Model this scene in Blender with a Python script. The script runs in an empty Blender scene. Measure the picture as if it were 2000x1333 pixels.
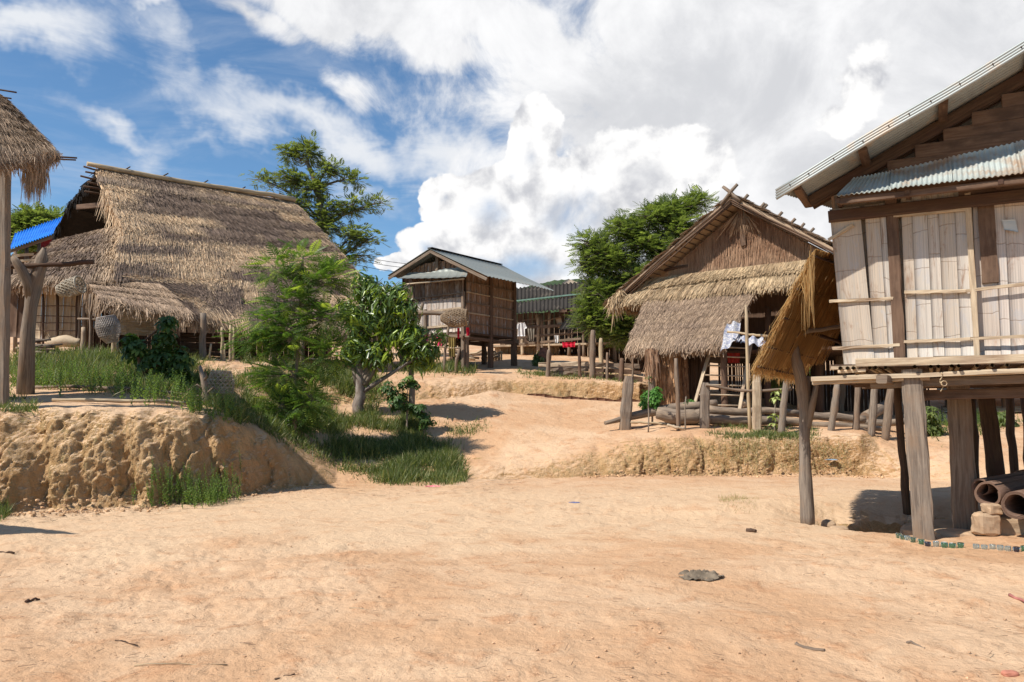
import bpy, math, random
import numpy as np
from math import radians as R, sin, cos, pi
random.seed(7); rng = np.random.default_rng(7)
SC = bpy.context.scene; COL = SC.collection
# ---------------------------------------------------------------- camera
F = 1556.0; PX0 = 1000.0; PY0 = 666.5; PITCH = math.atan(123/1556.); CH = 1.6
cam = bpy.data.objects.new('camera', bpy.data.cameras.new('camera')); COL.objects.link(cam)
cam.data.sensor_width = 36; cam.data.lens = 28.008; cam.location = (0, 0, CH)
cam.rotation_euler = (pi/2 + PITCH, 0, 0); cam.data.clip_end = 5000; SC.camera = cam
# ---------------------------------------------------------------- light
SUN_EL = R(50); SUN_H = np.array([-0.86, -0.51]); SUN_H = SUN_H/np.linalg.norm(SUN_H)
sv = np.array([SUN_H[0]*cos(SUN_EL), SUN_H[1]*cos(SUN_EL), sin(SUN_EL)])
sl = bpy.data.lights.new('sun', 'SUN'); sl.energy = 4.8; sl.angle = R(0.5); sl.color = (1, .955, .88)
so = bpy.data.objects.new('sun', sl); COL.objects.link(so)
from mathutils import Vector
so.rotation_euler = Vector(sv).to_track_quat('Z', 'Y').to_euler()
SC.view_settings.view_transform = 'Standard'; SC.view_settings.look = 'None'
SC.view_settings.exposure = 0.34; SC.view_settings.gamma = 1
SC.render.engine = 'CYCLES'; SC.cycles.max_bounces = 6; SC.cycles.transparent_max_bounces = 8

def ray(px, py):
    u = (px-PX0)/F; v = (PY0-py)/F
    y = cos(PITCH)-v*sin(PITCH); z = sin(PITCH)+v*cos(PITCH)
    return np.array([u/y, 1.0, z/y])
CAM = np.array([0, 0, CH])
def P(px, py, d): return CAM+ray(px, py)*d
def proj(p):
    p = np.asarray(p, float)-CAM; y = p[..., 1]; z = p[..., 2]
    fy = y*cos(PITCH)+z*sin(PITCH); fz = -y*sin(PITCH)+z*cos(PITCH)
    return PX0+F*p[..., 0]/fy, PY0-F*fz/fy
def hitp(p0, n, px, py):
    r = ray(px, py); k = np.dot(np.asarray(p0)-CAM, n)/np.dot(r, n); return CAM+k*r
class Fr:
    def __init__(s, ox, oy, ex, ey):
        e = np.array([ex, ey, 0.]); s.E = e/np.linalg.norm(e); s.N = np.array([-s.E[1], s.E[0], 0]); s.O = np.array([ox, oy, 0.])
    def at(s, a, t, z): return s.O+s.E*a+s.N*t+np.array([0, 0, z])
    def hit(s, px, py, t=0): return hitp(s.O+s.N*t, s.N, px, py)
    def sz(s, px, py, t=0):
        p = s.hit(px, py, t); return float(np.dot(p-s.O, s.E)), float(p[2])

# ---------------------------------------------------------------- world: nishita sky and procedural clouds
w = bpy.data.worlds.new('World'); SC.world = w; w.use_nodes = True
nt = w.node_tree; nt.nodes.clear()
class NT:
    def __init__(s, nt): s.t = nt
    def n(s, typ, **k):
        o = s.t.nodes.new(typ)
        for a, b in k.items(): setattr(o, a, b)
        return o
    def val(s, sock, v):
        if isinstance(v, bpy.types.NodeSocket): s.t.links.new(v, sock)
        else: sock.default_value = v
    def m(s, op, a, b=None, c=None, clamp=False):
        o = s.n('ShaderNodeMath', operation=op, use_clamp=clamp); s.val(o.inputs[0], a)
        if b is not None: s.val(o.inputs[1], b)
        if c is not None: s.val(o.inputs[2], c)
        return o.outputs[0]
    def vm(s, op, a, b=None):
        o = s.n('ShaderNodeVectorMath', operation=op); s.val(o.inputs[0], a)
        if b is not None: s.val(o.inputs[1], b)
        return o.outputs['Value'] if op in ('LENGTH', 'DOT_PRODUCT') else o.outputs[0]
    def ramp(s, v, a, b, c=0., d=1., smooth=True):
        o = s.n('ShaderNodeMapRange'); o.interpolation_type = 'SMOOTHSTEP' if smooth else 'LINEAR'
        s.val(o.inputs[0], v)
        for i, x in enumerate((a, b, c, d)): s.val(o.inputs[i+1], x)
        return o.outputs[0]
    def noise(s, vec, scale, detail=4, rough=.5, dist=0., out=0, lac=2.):
        o = s.n('ShaderNodeTexNoise'); s.val(o.inputs['Vector'], vec); o.inputs['Scale'].default_value = scale
        o.inputs['Detail'].default_value = detail; o.inputs['Roughness'].default_value = rough
        o.inputs['Distortion'].default_value = dist; o.inputs['Lacunarity'].default_value = lac
        return o.outputs[out]
    def mix(s, f, a, b, blend='MIX'):
        o = s.n('ShaderNodeMix', data_type='RGBA', blend_type=blend); s.val(o.inputs[0], f)
        s.val(o.inputs[6], a if isinstance(a, bpy.types.NodeSocket) else (*a, 1)[:4]); s.val(o.inputs[7], b if isinstance(b, bpy.types.NodeSocket) else (*b, 1)[:4])
        return o.outputs[2]
    def comb(s, x, y, z):
        o = s.n('ShaderNodeCombineXYZ')
        for i, q in enumerate((x, y, z)): s.val(o.inputs[i], q)
        return o.outputs[0]
W = NT(nt)
tc = W.n('ShaderNodeTexCoord').outputs['Generated']
sep = W.n('ShaderNodeSeparateXYZ'); nt.links.new(tc, sep.inputs[0])
az = W.m('ARCTAN2', sep.outputs[0], sep.outputs[1]); el = W.m('ARCSINE', sep.outputs[2])
ang = W.comb(az, el, 0.)
def AE(px, py):
    r = ray(px, py); r = r/np.linalg.norm(r); return math.atan2(r[0], r[1]), math.asin(r[2])
def blobs(lst, warp):
    p = W.vm('ADD', ang, warp) if warp is not None else ang
    out = None
    for (px, py, rx, ry, rot, amp) in lst:
        a, e = AE(px, py); mp = W.n('ShaderNodeMapping', vector_type='TEXTURE')
        nt.links.new(p, mp.inputs[0]); mp.inputs['Location'].default_value = (a, e, 0)
        mp.inputs['Rotation'].default_value = (0, 0, R(rot)); mp.inputs['Scale'].default_value = (rx/F, ry/F, 1)
        l = W.vm('LENGTH', mp.outputs[0]); v = W.ramp(l, 0., 1.6, amp, 0., False)
        out = v if out is None else W.m('MAXIMUM', out, v)
    return out
def warp(scale, amt, detail=3):
    nz = W.noise(ang, scale, detail, .6, out=1)
    return W.vm('MULTIPLY', W.vm('SUBTRACT', nz, (.5, .5, .5)), (amt, amt, 0))
stex = W.n('ShaderNodeTexSky', sky_type='NISHITA'); stex.sun_disc = False
stex.sun_elevation = SUN_EL; stex.sun_rotation = math.atan2(SUN_H[0], SUN_H[1])
stex.air_density = 1.0; stex.dust_density = .3; stex.ozone_density = 2.2; stex.altitude = 500
sky = W.mix(1., stex.outputs[0], (.95, 1.24, 1.38), 'MULTIPLY')
# high thin streaks
mp = W.n('ShaderNodeMapping'); nt.links.new(ang, mp.inputs[0]); mp.inputs['Rotation'].default_value = (0, 0, R(22)); mp.inputs['Scale'].default_value = (1.0, 3.4, 1)
st = W.noise(mp.outputs[0], 5.5, 7, .62, .6)
wp1 = warp(7, .20, 5)
vm = blobs([(620, 235, 330, 55, -16, 1.), (860, 330, 150, 60, -18, .9), (230, 225, 130, 34, -10, .7), (300, 290, 60, 60, -40, .5), (290, 50, 70, 30, -15, .9), (40, 30, 130, 50, -10, .95), (700, 390, 120, 50, -10, .6), (420, 250, 150, 30, -10, .45), (960, 240, 60, 14, 0, .6)], wp1)
veil = W.ramp(W.m('ADD', W.m('MULTIPLY', vm, .75), W.m('MULTIPLY', st, .85)), .55, 1.12)
veil0 = W.ramp(st, .42, .85, 0., .38); veil = W.m('MAXIMUM', veil, veil0)
# big cloud deck
wp2 = warp(5, .09, 5)
dm = blobs([(1500, 150, 620, 330, 0, 1.3), (800, 30, 520, 75, -8, 1.15), (1900, 200, 500, 600, 0, 1.4), (1350, 400, 280, 180, 0, 1.2), (870, 110, 150, 50, -10, 1.0), (480, 20, 170, 34, -10, .8), (680, 170, 90, 34, -30, .7), (1030, 70, 200, 90, 0, 1.)], wp2)
n2 = W.noise(ang, 7., 10, .63, .5)
deck = W.ramp(W.m('ADD', W.m('MULTIPLY', dm, .72), W.m('MULTIPLY', n2, 1.15)), .80, 1.12)
# bright cumulus in front
wp3 = warp(9, .055, 5)
cm = blobs([(830, 480, 66, 50, 0, 1.1), (870, 390, 48, 62, 0, 1.1), (950, 420, 110, 90, 0, 1.2), (1040, 300, 62, 105, 0, 1.2), (1000, 350, 50, 50, 0, 1.05), (1120, 420, 190, 120, 0, 1.3), (1260, 330, 200, 90, 0, 1.1), (780, 520, 60, 26, 0, 1.0), (1690, 165, 70, 80, 0, .76), (1640, 235, 60, 60, 0, .74), (1020, 520, 260, 70, 0, 1.3), (1230, 500, 200, 90, 0, 1.2)], wp3)
n3 = W.noise(ang, 16., 8, .55, .2)
cd = W.m('ADD', W.m('MULTIPLY', cm, .9), W.m('MULTIPLY', n3, .55))
cum = W.ramp(cd, .66, .73)
# shading inside the clouds from relief towards the sun
off = W.vm('ADD', ang, (-.018, .03, 0))
n2b = W.noise(off, 7., 9, .58, .3); n3b = W.noise(off, 16., 8, .55, .2)
lowf = W.noise(ang, 3.4, 4, .5, .4)
sh2 = W.m('ADD', W.m('MULTIPLY', W.m('SUBTRACT', n2, n2b), 1.8), W.m('MULTIPLY', W.m('SUBTRACT', lowf, .5), 1.3))
gb = blobs([(1250, 235, 150, 80, 0, 1.), (1180, 300, 90, 40, 0, .8), (1560, 300, 90, 180, 10, .5), (1340, 160, 120, 60, 0, .6), (1480, 460, 90, 60, 0, .5), (1850, 100, 120, 120, 0, .35)], wp2)
gr = W.ramp(W.m('SUBTRACT', W.m('ADD', W.m('MULTIPLY', sh2, .95), .56), W.m('MULTIPLY', gb, .62)), -.05, .9)
deckc = W.mix(gr, (6.9, 7.0, 7.3), (10.0, 10.0, 10.1))
sh3 = W.ramp(W.m('ADD', W.m('MULTIPLY', W.m('SUBTRACT', n3, n3b), 2.2), W.m('SUBTRACT', .62, W.m('MULTIPLY', W.ramp(cd, .9, 1.5), .5))), .1, .75)
cumc = W.mix(sh3, (6.0, 6.1, 6.5), (10.6, 10.5, 10.4))
cumA = W.m('MULTIPLY', cum, W.ramp(cd, 1.45, 1.05, .35, 1.))
c = W.mix(veil, sky, (8.2, 8.5, 9.0)); c = W.mix(deck, c, deckc); c = W.mix(cumA, c, cumc)
bgn = W.n('ShaderNodeBackground'); nt.links.new(c, bgn.inputs[0]); bgn.inputs[1].default_value = .079
wo = W.n('ShaderNodeOutputWorld'); nt.links.new(bgn.outputs[0], wo.inputs[0])
w.cycles.sampling_method = 'MANUAL'; w.cycles.sample_map_resolution = 512

# ---------------------------------------------------------------- numpy noise
def _h(ix, iy, iz, s=0):
    n = (ix.astype(np.int64)*374761393+iy.astype(np.int64)*668265263+iz.astype(np.int64)*2147483647+s*974634777) & 0xffffffff
    n = ((n ^ (n >> 13))*1274126177) & 0xffffffff; n = ((n ^ (n >> 16))*2246822519) & 0xffffffff
    return ((n ^ (n >> 15)) & 0xffffff)/float(0xffffff)
def vn(x, y, z=0., s=0):
    x, y, z = np.broadcast_arrays(np.asarray(x, float), np.asarray(y, float), np.asarray(z, float))
    i, j, k = np.floor(x), np.floor(y), np.floor(z); fx, fy, fz = x-i, y-j, z-k
    fx, fy, fz = [f*f*(3-2*f) for f in (fx, fy, fz)]; r = 0
    for a in (0, 1):
        for b in (0, 1):
            for c_ in (0, 1):
                r = r+_h(i+a, j+b, k+c_, s)*(fx if a else 1-fx)*(fy if b else 1-fy)*(fz if c_ else 1-fz)
    return r*2-1
def fbm(x, y, z=0., o=4, s=0, g=.5):
    a = 1.; r = 0; t = 0
    for q in range(o):
        r = r+a*vn(x*2**q+q*7.3, y*2**q-q*3.1, z*2**q+q, s+q); t += a; a *= g
    return r/t

# ---------------------------------------------------------------- terrain
# per column: px, then (distance, height) of toe, crest, middle, second toe, second crest, far
TCOL = [(-900, (10.5, 0), (11.8, 1.6), (15, 2.), (19, 2.4), (23, 2.9)),
 (0, (11.7, 0), (12.9, 1.47), (15.5, 1.78), (19, 2.35), (23, 2.85)),
 (300, (12.7, 0), (13.8, 1.5), (16, 1.78), (19, 2.3), (23, 2.8)),
 (430, (13.7, 0), (14.7, 1.42), (16.5, 1.66), (19, 2.2), (23, 2.75)),
 (520, (14.6, 0), (15.6, 1.02), (17.5, 1.3), (19.5, 1.9), (23, 2.65)),
 (600, (15.6, 0), (16.5, .47), (18.5, .95), (20.5, 1.6), (23.5, 2.4)),
 (660, (16.4, 0), (17.2, .17), (19, .85), (21, 1.55), (24, 2.3)),
 (900, (17.3, 0), (18.5, .35), (20.5, 1.0), (23, 1.8), (25.5, 2.4)),
 (960, (17.3, 0), (18.5, .38), (20.5, 1.03), (24, 2.02), (25.3, 2.42)),
 (1000, (17.4, 0), (18.5, .4), (20.5, 1.05), (24.4, 1.95), (25.3, 2.42)),
 (1100, (17.6, 0), (18.6, .52), (20.5, .98), (24.4, 1.8), (25.2, 2.38)),
 (1170, (17.8, 0), (18.7, .62), (20.5, .98), (24.4, 1.74), (25.2, 2.34)),
 (1250, (17.9, 0), (18.7, .73), (20.5, 1.0), (24.4, 1.7), (25.2, 2.28)),
 (1330, (18., 0), (18.7, .84), (20.5, 1.1), (27, 1.5), (32, 2.2)),
 (1680, (18.2, 0), (18.9, .86), (20.5, 1.08), (27, 1.4), (32, 1.9)),
 (1710, (18.0, 0), (19.9, .82), (21, 1.05), (27, 1.38), (32, 1.85)),
 (1760, (17.6, 0), (20, .7), (22, 1.0), (27, 1.35), (32, 1.8)),
 (2000, (15.5, .04), (19, .5), (22, 1.0), (27, 1.35), (32, 1.8)),
 (2900, (15.5, .04), (19, .5), (22, 1.0), (27, 1.4), (32, 1.8))]
KU = np.array([ray(c_[0], 790)[0] for c_ in TCOL])
KN = [[(3., 0.)]*len(TCOL)]+[[c_[k] for c_ in TCOL] for k in range(1, 6)]
KN += [[(42., 4.5 if c_[0] < 1200 else 3.5) for c_ in TCOL], [(150., 16.) for c_ in TCOL], [(2500., 16.) for c_ in TCOL]]
KD = np.array([[a[0] for a in r] for r in KN]); KZ = np.array([[a[1] for a in r] for r in KN])
KD[2] = KD[1]+.95*(KD[2]-KD[1]); KD[5] = KD[4]+.65*(KD[5]-KD[4])
STEEP = (1, 4)
def smo(t): return t*t*(3-2*t)
def knots(u):
    return [np.interp(u, KU, KD[k]) for k in range(len(KN))], [np.interp(u, KU, KZ[k]) for k in range(len(KN))]
def gbump(x, y, cx, cy, rx, ry, a): return a*np.exp(-((x-cx)/rx)**2-((y-cy)/ry)**2)
def extra(x, y):
    z = .05*fbm(x*.35, y*.35, 0, 3, 11)*np.clip(y/6, .3, 1)+.02*fbm(x*1.3, y*1.3, 0, 3, 12)
    z = z+gbump(x, y, 5.1, 11.6, .9, .9, -.26)+gbump(x, y, 6.6, 11.6, 1.4, 1.0, -.24)
    z = z+gbump(x, y, 2.9, 12.3, 1.1, .35, .10)+gbump(x, y, 4.1, 12.9, 1.0, .5, .10)+gbump(x, y, 1.9, 7.6, 1.5, .6, .05)
    z = z+gbump(x, y, 4.6, 7.9, 1.5, .5, .06)+gbump(x, y, -4.9, 6, 1.5, .9, .05)
    z = z-.24/(1+np.exp(-np.clip((x-4.75)/.16, -30, 30)))*np.clip((12.3+.35*fbm(x*1.8, 0*x, 2, 3, 15)-y)/.28, 0, 1)*smo(np.clip((y-9.75)/1.7, 0, 1))
    z = z+np.exp(-((x-5.6)/1.5)**2-((y-11.8)/1.0)**2)*.16*fbm(x*2.4, y*3.4, 0, 4, 14, .6)
    return z
def G(x, y):
    x = np.asarray(x, float); y = np.asarray(y, float); ym = np.maximum(y, 3.); u = x/ym
    D, Z = knots(u); z = np.zeros(np.broadcast(x, y).shape)
    for k in range(len(KN)-1):
        t = np.clip((ym-D[k])/(D[k+1]-D[k]), 0, 1); on = (ym >= D[k])
        f = 1-(1-t)**2.2 if k in STEEP else t
        z = np.where(on, Z[k]+(Z[k+1]-Z[k])*f, z)
    return z+extra(x, y)
def gp(px, d, dz=0.):
    x = (px-1000)/F*d*1.0
    for _ in range(3):
        z = float(G(x, d)); qx, _y = proj((x, d, z)); x += (px-qx)/F*d
    return np.array([x, d, float(G(x, d))+dz])

# ---------------------------------------------------------------- mesh building
class MB:
    def __init__(s): s.V = []; s.F = []; s.n = 0
    def add(s, V, F_, UV=None, smooth=False):
        V = np.asarray(V, float).reshape(-1, 3); F_ = np.asarray(F_, int)
        if UV is None: UV = np.zeros(F_.shape+(2,))
        s.V.append(V); s.F.append((F_+s.n, np.asarray(UV, float), smooth)); s.n += len(V); return s
    def build(s, name, mat, parent=None, org=None):
        V = np.concatenate(s.V) if s.V else np.zeros((0, 3))
        if parent is not None: o0 = worldloc(parent)
        elif org is not None: o0 = np.asarray(org, float)
        else: o0 = np.array([V[:, 0].mean(), V[:, 1].mean(), V[:, 2].min()])
        me = bpy.data.meshes.new(name); me.vertices.add(len(V)); me.vertices.foreach_set('co', (V-o0).astype(np.float32).ravel())
        li = np.concatenate([f.ravel() for f, _, _ in s.F]); tot = np.concatenate([np.full(len(f), f.shape[1]) for f, _, _ in s.F])
        st_ = np.concatenate([[0], np.cumsum(tot)[:-1]]); uv = np.concatenate([u.reshape(-1, 2) for _, u, _ in s.F])
        sm = np.concatenate([np.full(len(f), b) for f, _, b in s.F])
        me.loops.add(len(li)); me.loops.foreach_set('vertex_index', li.astype(np.int32))
        me.polygons.add(len(tot)); me.polygons.foreach_set('loop_start', st_.astype(np.int32))
        ul = me.uv_layers.new(name='UVMap'); me.update(calc_edges=True)
        ul.data.foreach_set('uv', uv.astype(np.float32).ravel()); me.polygons.foreach_set('use_smooth', sm)
        me.update(); me.materials.append(mat)
        o = bpy.data.objects.new(name, me); COL.objects.link(o)
        if parent is not None: o.parent = parent
        else: o.location = o0
        return o
def worldloc(o):
    p = np.zeros(3)
    while o is not None: p = p+np.array(o.location); o = o.parent
    return p
def tag(o, label=None, cat=None, group=None, kind=None):
    if label: o['label'] = label
    if cat: o['category'] = cat
    if group: o['group'] = group
    if kind: o['kind'] = kind
    return o
def thing(name, label, cat, loc, group=None):
    o = bpy.data.objects.new(name, None); COL.objects.link(o); o.location = tuple(float(a) for a in loc); o.empty_display_size = .2
    return tag(o, label, cat, group)
def dup(o, parent=None):
    c_ = o.copy(); COL.objects.link(c_); c_.parent = parent
    for ch in o.children: dup(ch, c_)
    return c_
def nrm(v): v = np.asarray(v, float); return v/max(np.linalg.norm(v), 1e-9)
OCT = np.array([(cos(a), sin(a)) for a in np.arange(8)*pi/4])
def sweep(mb, pts, sec, sc, up=(0, 0, 1), smooth=False, jit=0., cap=True):
    pts = np.asarray(pts, float); n = len(pts); k = len(sec); sc = np.asarray(sc, float)
    if sc.ndim == 0: sc = np.full((n, 2), float(sc))
    elif sc.ndim == 1: sc = np.repeat(sc[:, None], 2, 1) if len(sc) == n and n != 2 or (len(sc) == n and n == 2 and getattr(sweep, 'r', False)) else np.tile(sc, (n, 1))
    tg = np.gradient(pts, axis=0); tg = tg/np.maximum(np.linalg.norm(tg, axis=1), 1e-9)[:, None]
    up = np.asarray(up, float)
    if abs(np.dot(tg[0], nrm(up))) > .95: up = np.array([0, 1., 0]) if abs(tg[0][1]) < .9 else np.array([1., 0, 0])
    sd = np.cross(tg, up); sd = sd/np.maximum(np.linalg.norm(sd, axis=1), 1e-9)[:, None]; tp = np.cross(sd, tg)
    V = pts[:, None]+sd[:, None]*(sec[None, :, 0]*sc[:, :1])[..., None]+tp[:, None]*(sec[None, :, 1]*sc[:, 1:])[..., None]
    if jit: V = V+rng.normal(0, jit, V.shape)
    L = np.concatenate([[0], np.cumsum(np.linalg.norm(np.diff(pts, axis=0), axis=1))])
    pr = np.concatenate([[0], np.cumsum(np.linalg.norm(np.diff(np.vstack([sec, sec[:1]]), axis=0), axis=1))])*sc.mean()
    i, j = np.meshgrid(np.arange(n-1), np.arange(k), indexing='ij'); j2 = (j+1) % k
    Fq = np.stack([i*k+j, i*k+j2, (i+1)*k+j2, (i+1)*k+j], -1).reshape(-1, 4)
    ou, ov = random.random()*50, random.random()*50
    UV = np.stack([np.stack([L[i]+ou, pr[j]+ov], -1), np.stack([L[i]+ou, pr[j+1]+ov], -1), np.stack([L[i+1]+ou, pr[j+1]+ov], -1), np.stack([L[i+1]+ou, pr[j]+ov], -1)], 2).reshape(-1, 4, 2)
    # outward winding
    b = mb.n; mb.add(V, Fq[:, ::-1] if False else Fq, UV, smooth)
    if cap:
        c0 = np.arange(k)[::-1]; c1 = np.arange(k)+(n-1)*k
        Fc = np.array([c0, c1])+b; u0 = np.stack([sec[:, 0]*sc.mean()*.2+ou, sec[:, 1]*sc.mean()+ov], -1)
        mb.F.append((Fc, np.stack([u0[::-1], u0]), False))
    return mb
def tube(mb, pts, r, k=8, jit=0., cap=True, smooth=True):
    pts = np.asarray(pts, float); r = np.asarray(r, float)
    if r.ndim == 0: r = np.full(len(pts), float(r))
    sec = np.array([(cos(a), sin(a)) for a in np.arange(k)*2*pi/k])
    return sweep(mb, pts, sec, np.repeat(r[:, None], 2, 1), smooth=smooth, jit=jit, cap=cap)
def rectsec(ch=.12):
    a = .5; c_ = ch
    return np.array([(-a+c_, -a), (a-c_, -a), (a, -a+c_), (a, a-c_), (a-c_, a), (-a+c_, a), (-a, a-c_), (-a, -a+c_)])
def plank(mb, p0, p1, w_, h_, up=(0, 0, 1), seg=3, jit=.003, bow=0., taper=1., ch=.1):
    p0 = np.asarray(p0, float); p1 = np.asarray(p1, float); t = np.linspace(0, 1, seg+1)
    pts = p0+(p1-p0)*t[:, None]; pts[:, 2] += bow*np.sin(pi*t)
    sc = np.stack([w_*(1+(taper-1)*t), h_*(1+(taper-1)*t)], 1)
    return sweep(mb, pts, rectsec(ch), sc, up=up, jit=jit)
def pole(mb, p0, p1, r0, r1=None, seg=6, wob=.01, k=8, jit=0.):
    p0 = np.asarray(p0, float); p1 = np.asarray(p1, float); r1 = r0 if r1 is None else r1
    t = np.linspace(0, 1, seg+1); pts = p0+(p1-p0)*t[:, None]; wv = np.cumsum(rng.normal(0, wob, (seg+1, 3)), 0); wv = wv-wv[0]-(wv[-1]-wv[0])*t[:, None]
    return tube(mb, pts+wv, (r0+(r1-r0)*t)*(1+rng.normal(0, .04, seg+1)), k, jit)
def sheet(mb, c00, c10, c11, c01, nu, nv, th, off=None, smooth=True, uvs=None):
    c00, c10, c11, c01 = [np.asarray(c_, float) for c_ in (c00, c10, c11, c01)]
    U, Vv = np.meshgrid(np.linspace(0, 1, nu+1), np.linspace(0, 1, nv+1), indexing='ij')
    p = (c00*((1-U)*(1-Vv))[..., None]+c10*(U*(1-Vv))[..., None]+c11*(U*Vv)[..., None]+c01*((1-U)*Vv)[..., None])
    n = nrm(np.cross(c10-c00+c11-c01, c01-c00+c11-c10))
    o = off(U, Vv) if off else 0*U
    top = p+n*o[..., None]; bot = p+n*(o-th)[..., None]
    V = np.concatenate([top.reshape(-1, 3), bot.reshape(-1, 3)]); nn = (nu+1)*(nv+1)
    i, j = np.meshgrid(np.arange(nu), np.arange(nv), indexing='ij'); a = i*(nv+1)+j
    q = np.stack([a, a+nv+1, a+nv+2, a+1], -1).reshape(-1, 4)
    lu = np.linalg.norm(c10-c00+c11-c01)/2; lv = np.linalg.norm(c01-c00+c11-c10)/2; ou, ov = random.random()*40, random.random()*40
    uvp = np.stack([Vv*lv+ou, U*lu+ov], -1).reshape(-1, 2); uvp = np.concatenate([uvp, uvp])
    fs = [q, q[:, ::-1]+nn]
    for ln in ([ii*(nv+1) for ii in range(nu+1)], [ii*(nv+1)+nv for ii in range(nu+1)][::-1], list(range(nv+1))[::-1], [nu*(nv+1)+jj for jj in range(nv+1)]):
        ln = np.array(ln); fs.append(np.stack([ln[:-1], ln[:-1]+nn, ln[1:]+nn, ln[1:]], -1)[:, ::-1])
    s_ = [smooth, smooth, False, False, False, False]; b = mb.n; mb.V.append(V); mb.n += len(V)
    for f, sm in zip(fs, s_): mb.F.append((f+b, uvp[f], sm))
    return mb
def scatter(mb, TV, TF, pos, Rm, sc, uvx=None, smooth=False):
    N = len(pos); TV = np.asarray(TV, float); k = len(TV); TF = np.asarray(TF)
    sc = np.asarray(sc, float); sc = sc[:, None] if sc.ndim == 1 else sc
    V = np.einsum('nij,kj->nki', Rm, TV)*sc[:, :, None]+pos[:, None] if sc.shape[1] == 1 else np.einsum('nij,nkj->nki', Rm, TV[None]*sc[:, None, :])+pos[:, None]
    Fq = (TF[None]+(np.arange(N)*k)[:, None, None]).reshape(-1, TF.shape[1])
    ux = np.repeat(uvx if uvx is not None else rng.random(N), len(TF))
    UV = np.zeros(Fq.shape+(2,)); UV[..., 0] = ux[:, None]; UV[..., 1] = np.tile(TV[TF][..., 2], (N, 1))
    mb.add(V, Fq, UV, smooth); return mb
def frames(d, roll=None):   # matrices whose third column is d
    d = np.asarray(d, float); d = d/np.maximum(np.linalg.norm(d, axis=1), 1e-9)[:, None]
    a = np.cross(d, rng.normal(0, 1, d.shape)); a = a/np.maximum(np.linalg.norm(a, axis=1), 1e-9)[:, None]
    return np.stack([a, np.cross(d, a), d], -1)
def frames_f(d, e):
    d = np.asarray(d, float); d = d/np.linalg.norm(d, axis=1)[:, None]; a = np.asarray(e)+rng.normal(0, .25, d.shape); b = np.cross(d, a); b = b/np.linalg.norm(b, axis=1)[:, None]; return np.stack([np.cross(b, d), b, d], -1)
def frames_up(d):           # x sideways, y = roughly up, z = d
    d = np.asarray(d, float); d = d/np.maximum(np.linalg.norm(d, axis=1), 1e-9)[:, None]
    a = np.cross(d, np.array([0, 0, 1.])+rng.normal(0, .25, d.shape)); a = a/np.maximum(np.linalg.norm(a, axis=1), 1e-9)[:, None]
    return np.stack([a, np.cross(a, d), d], -1)

# ---------------------------------------------------------------- materials
MC = {}
def newmat(name):
    m = bpy.data.materials.new(name); m.use_nodes = True; t = NT(m.node_tree)
    b = m.node_tree.nodes['Principled BSDF']; b.inputs['Roughness'].default_value = .85; b.inputs['Specular IOR Level'].default_value = .25
    return m, t, b
def setc(t, b, c_): t.val(b.inputs['Base Color'], c_)
def bump(t, b, h, st_=.3, dist=.02):
    o = t.n('ShaderNodeBump'); o.inputs['Strength'].default_value = st_; o.inputs['Distance'].default_value = dist
    t.t.links.new(h, o.inputs['Height']); t.t.links.new(o.outputs[0], b.inputs['Normal'])
def wood(name, a, b_, c_=None, rough=.85, bs=.6, fine=26., vary=.35):
    if name in MC: return MC[name]
    m, t, b = newmat(name); uv = t.n('ShaderNodeUVMap').outputs[0]
    mp = t.n('ShaderNodeMapping'); t.t.links.new(uv, mp.inputs[0]); mp.inputs['Scale'].default_value = (1.4, fine, 1)
    n = t.noise(mp.outputs[0], 1.6, 6, .65, .6)
    mp2 = t.n('ShaderNodeMapping'); t.t.links.new(uv, mp2.inputs[0]); mp2.inputs['Scale'].default_value = (1.2, 3, 1)
    n2 = t.noise(mp2.outputs[0], 1.7, 4, .6)
    col = t.mix(t.ramp(n, .32, .68), a, b_); rnd = t.n('ShaderNodeNewGeometry').outputs['Random Per Island']
    if c_: col = t.mix(t.ramp(n2, .45, .7), col, c_)
    col = t.mix(1., col, t.comb(*[t.ramp(rnd, 0, 1, 1-vary, 1+vary, False)]*3), 'MULTIPLY')
    crack = t.ramp(n, .30, .22)
    col = t.mix(t.m('MULTIPLY', crack, .7), col, tuple(x*.25 for x in a))
    setc(t, b, col); b.inputs['Roughness'].default_value = rough; bump(t, b, n, bs, .012); MC[name] = m; return m
def thatchmat(name, grey, straw, bright=1., trans=.12, vary=.4):
    if name in MC: return MC[name]
    m, t, b = newmat(name); uv = t.n('ShaderNodeUVMap').outputs[0]; s_ = t.n('ShaderNodeSeparateXYZ'); t.t.links.new(uv, s_.inputs[0])
    rnd = t.n('ShaderNodeNewGeometry').outputs['Random Per Island']; oc = t.n('ShaderNodeTexCoord').outputs['Object']
    nz = t.noise(oc, 1.3, 4, .6); f = t.m('ADD', s_.outputs[0], t.m('MULTIPLY', t.m('SUBTRACT', nz, .5), .7), clamp=True)
    col = t.mix(f, grey, straw); k = t.ramp(rnd, 0, 1, bright*(1-vary), bright*(1+vary), False)
    col = t.mix(1., col, t.comb(k, k, k), 'MULTIPLY'); setc(t, b, col); b.inputs['Roughness'].default_value = .7
    tr = t.n('ShaderNodeBsdfTranslucent'); t.t.links.new(col, tr.inputs[0]); mx = t.n('ShaderNodeMixShader'); mx.inputs[0].default_value = trans
    out = m.node_tree.nodes['Material Output']; t.t.links.new(b.outputs[0], mx.inputs[1]); t.t.links.new(tr.outputs[0], mx.inputs[2]); t.t.links.new(mx.outputs[0], out.inputs[0])
    MC[name] = m; return m
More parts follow.
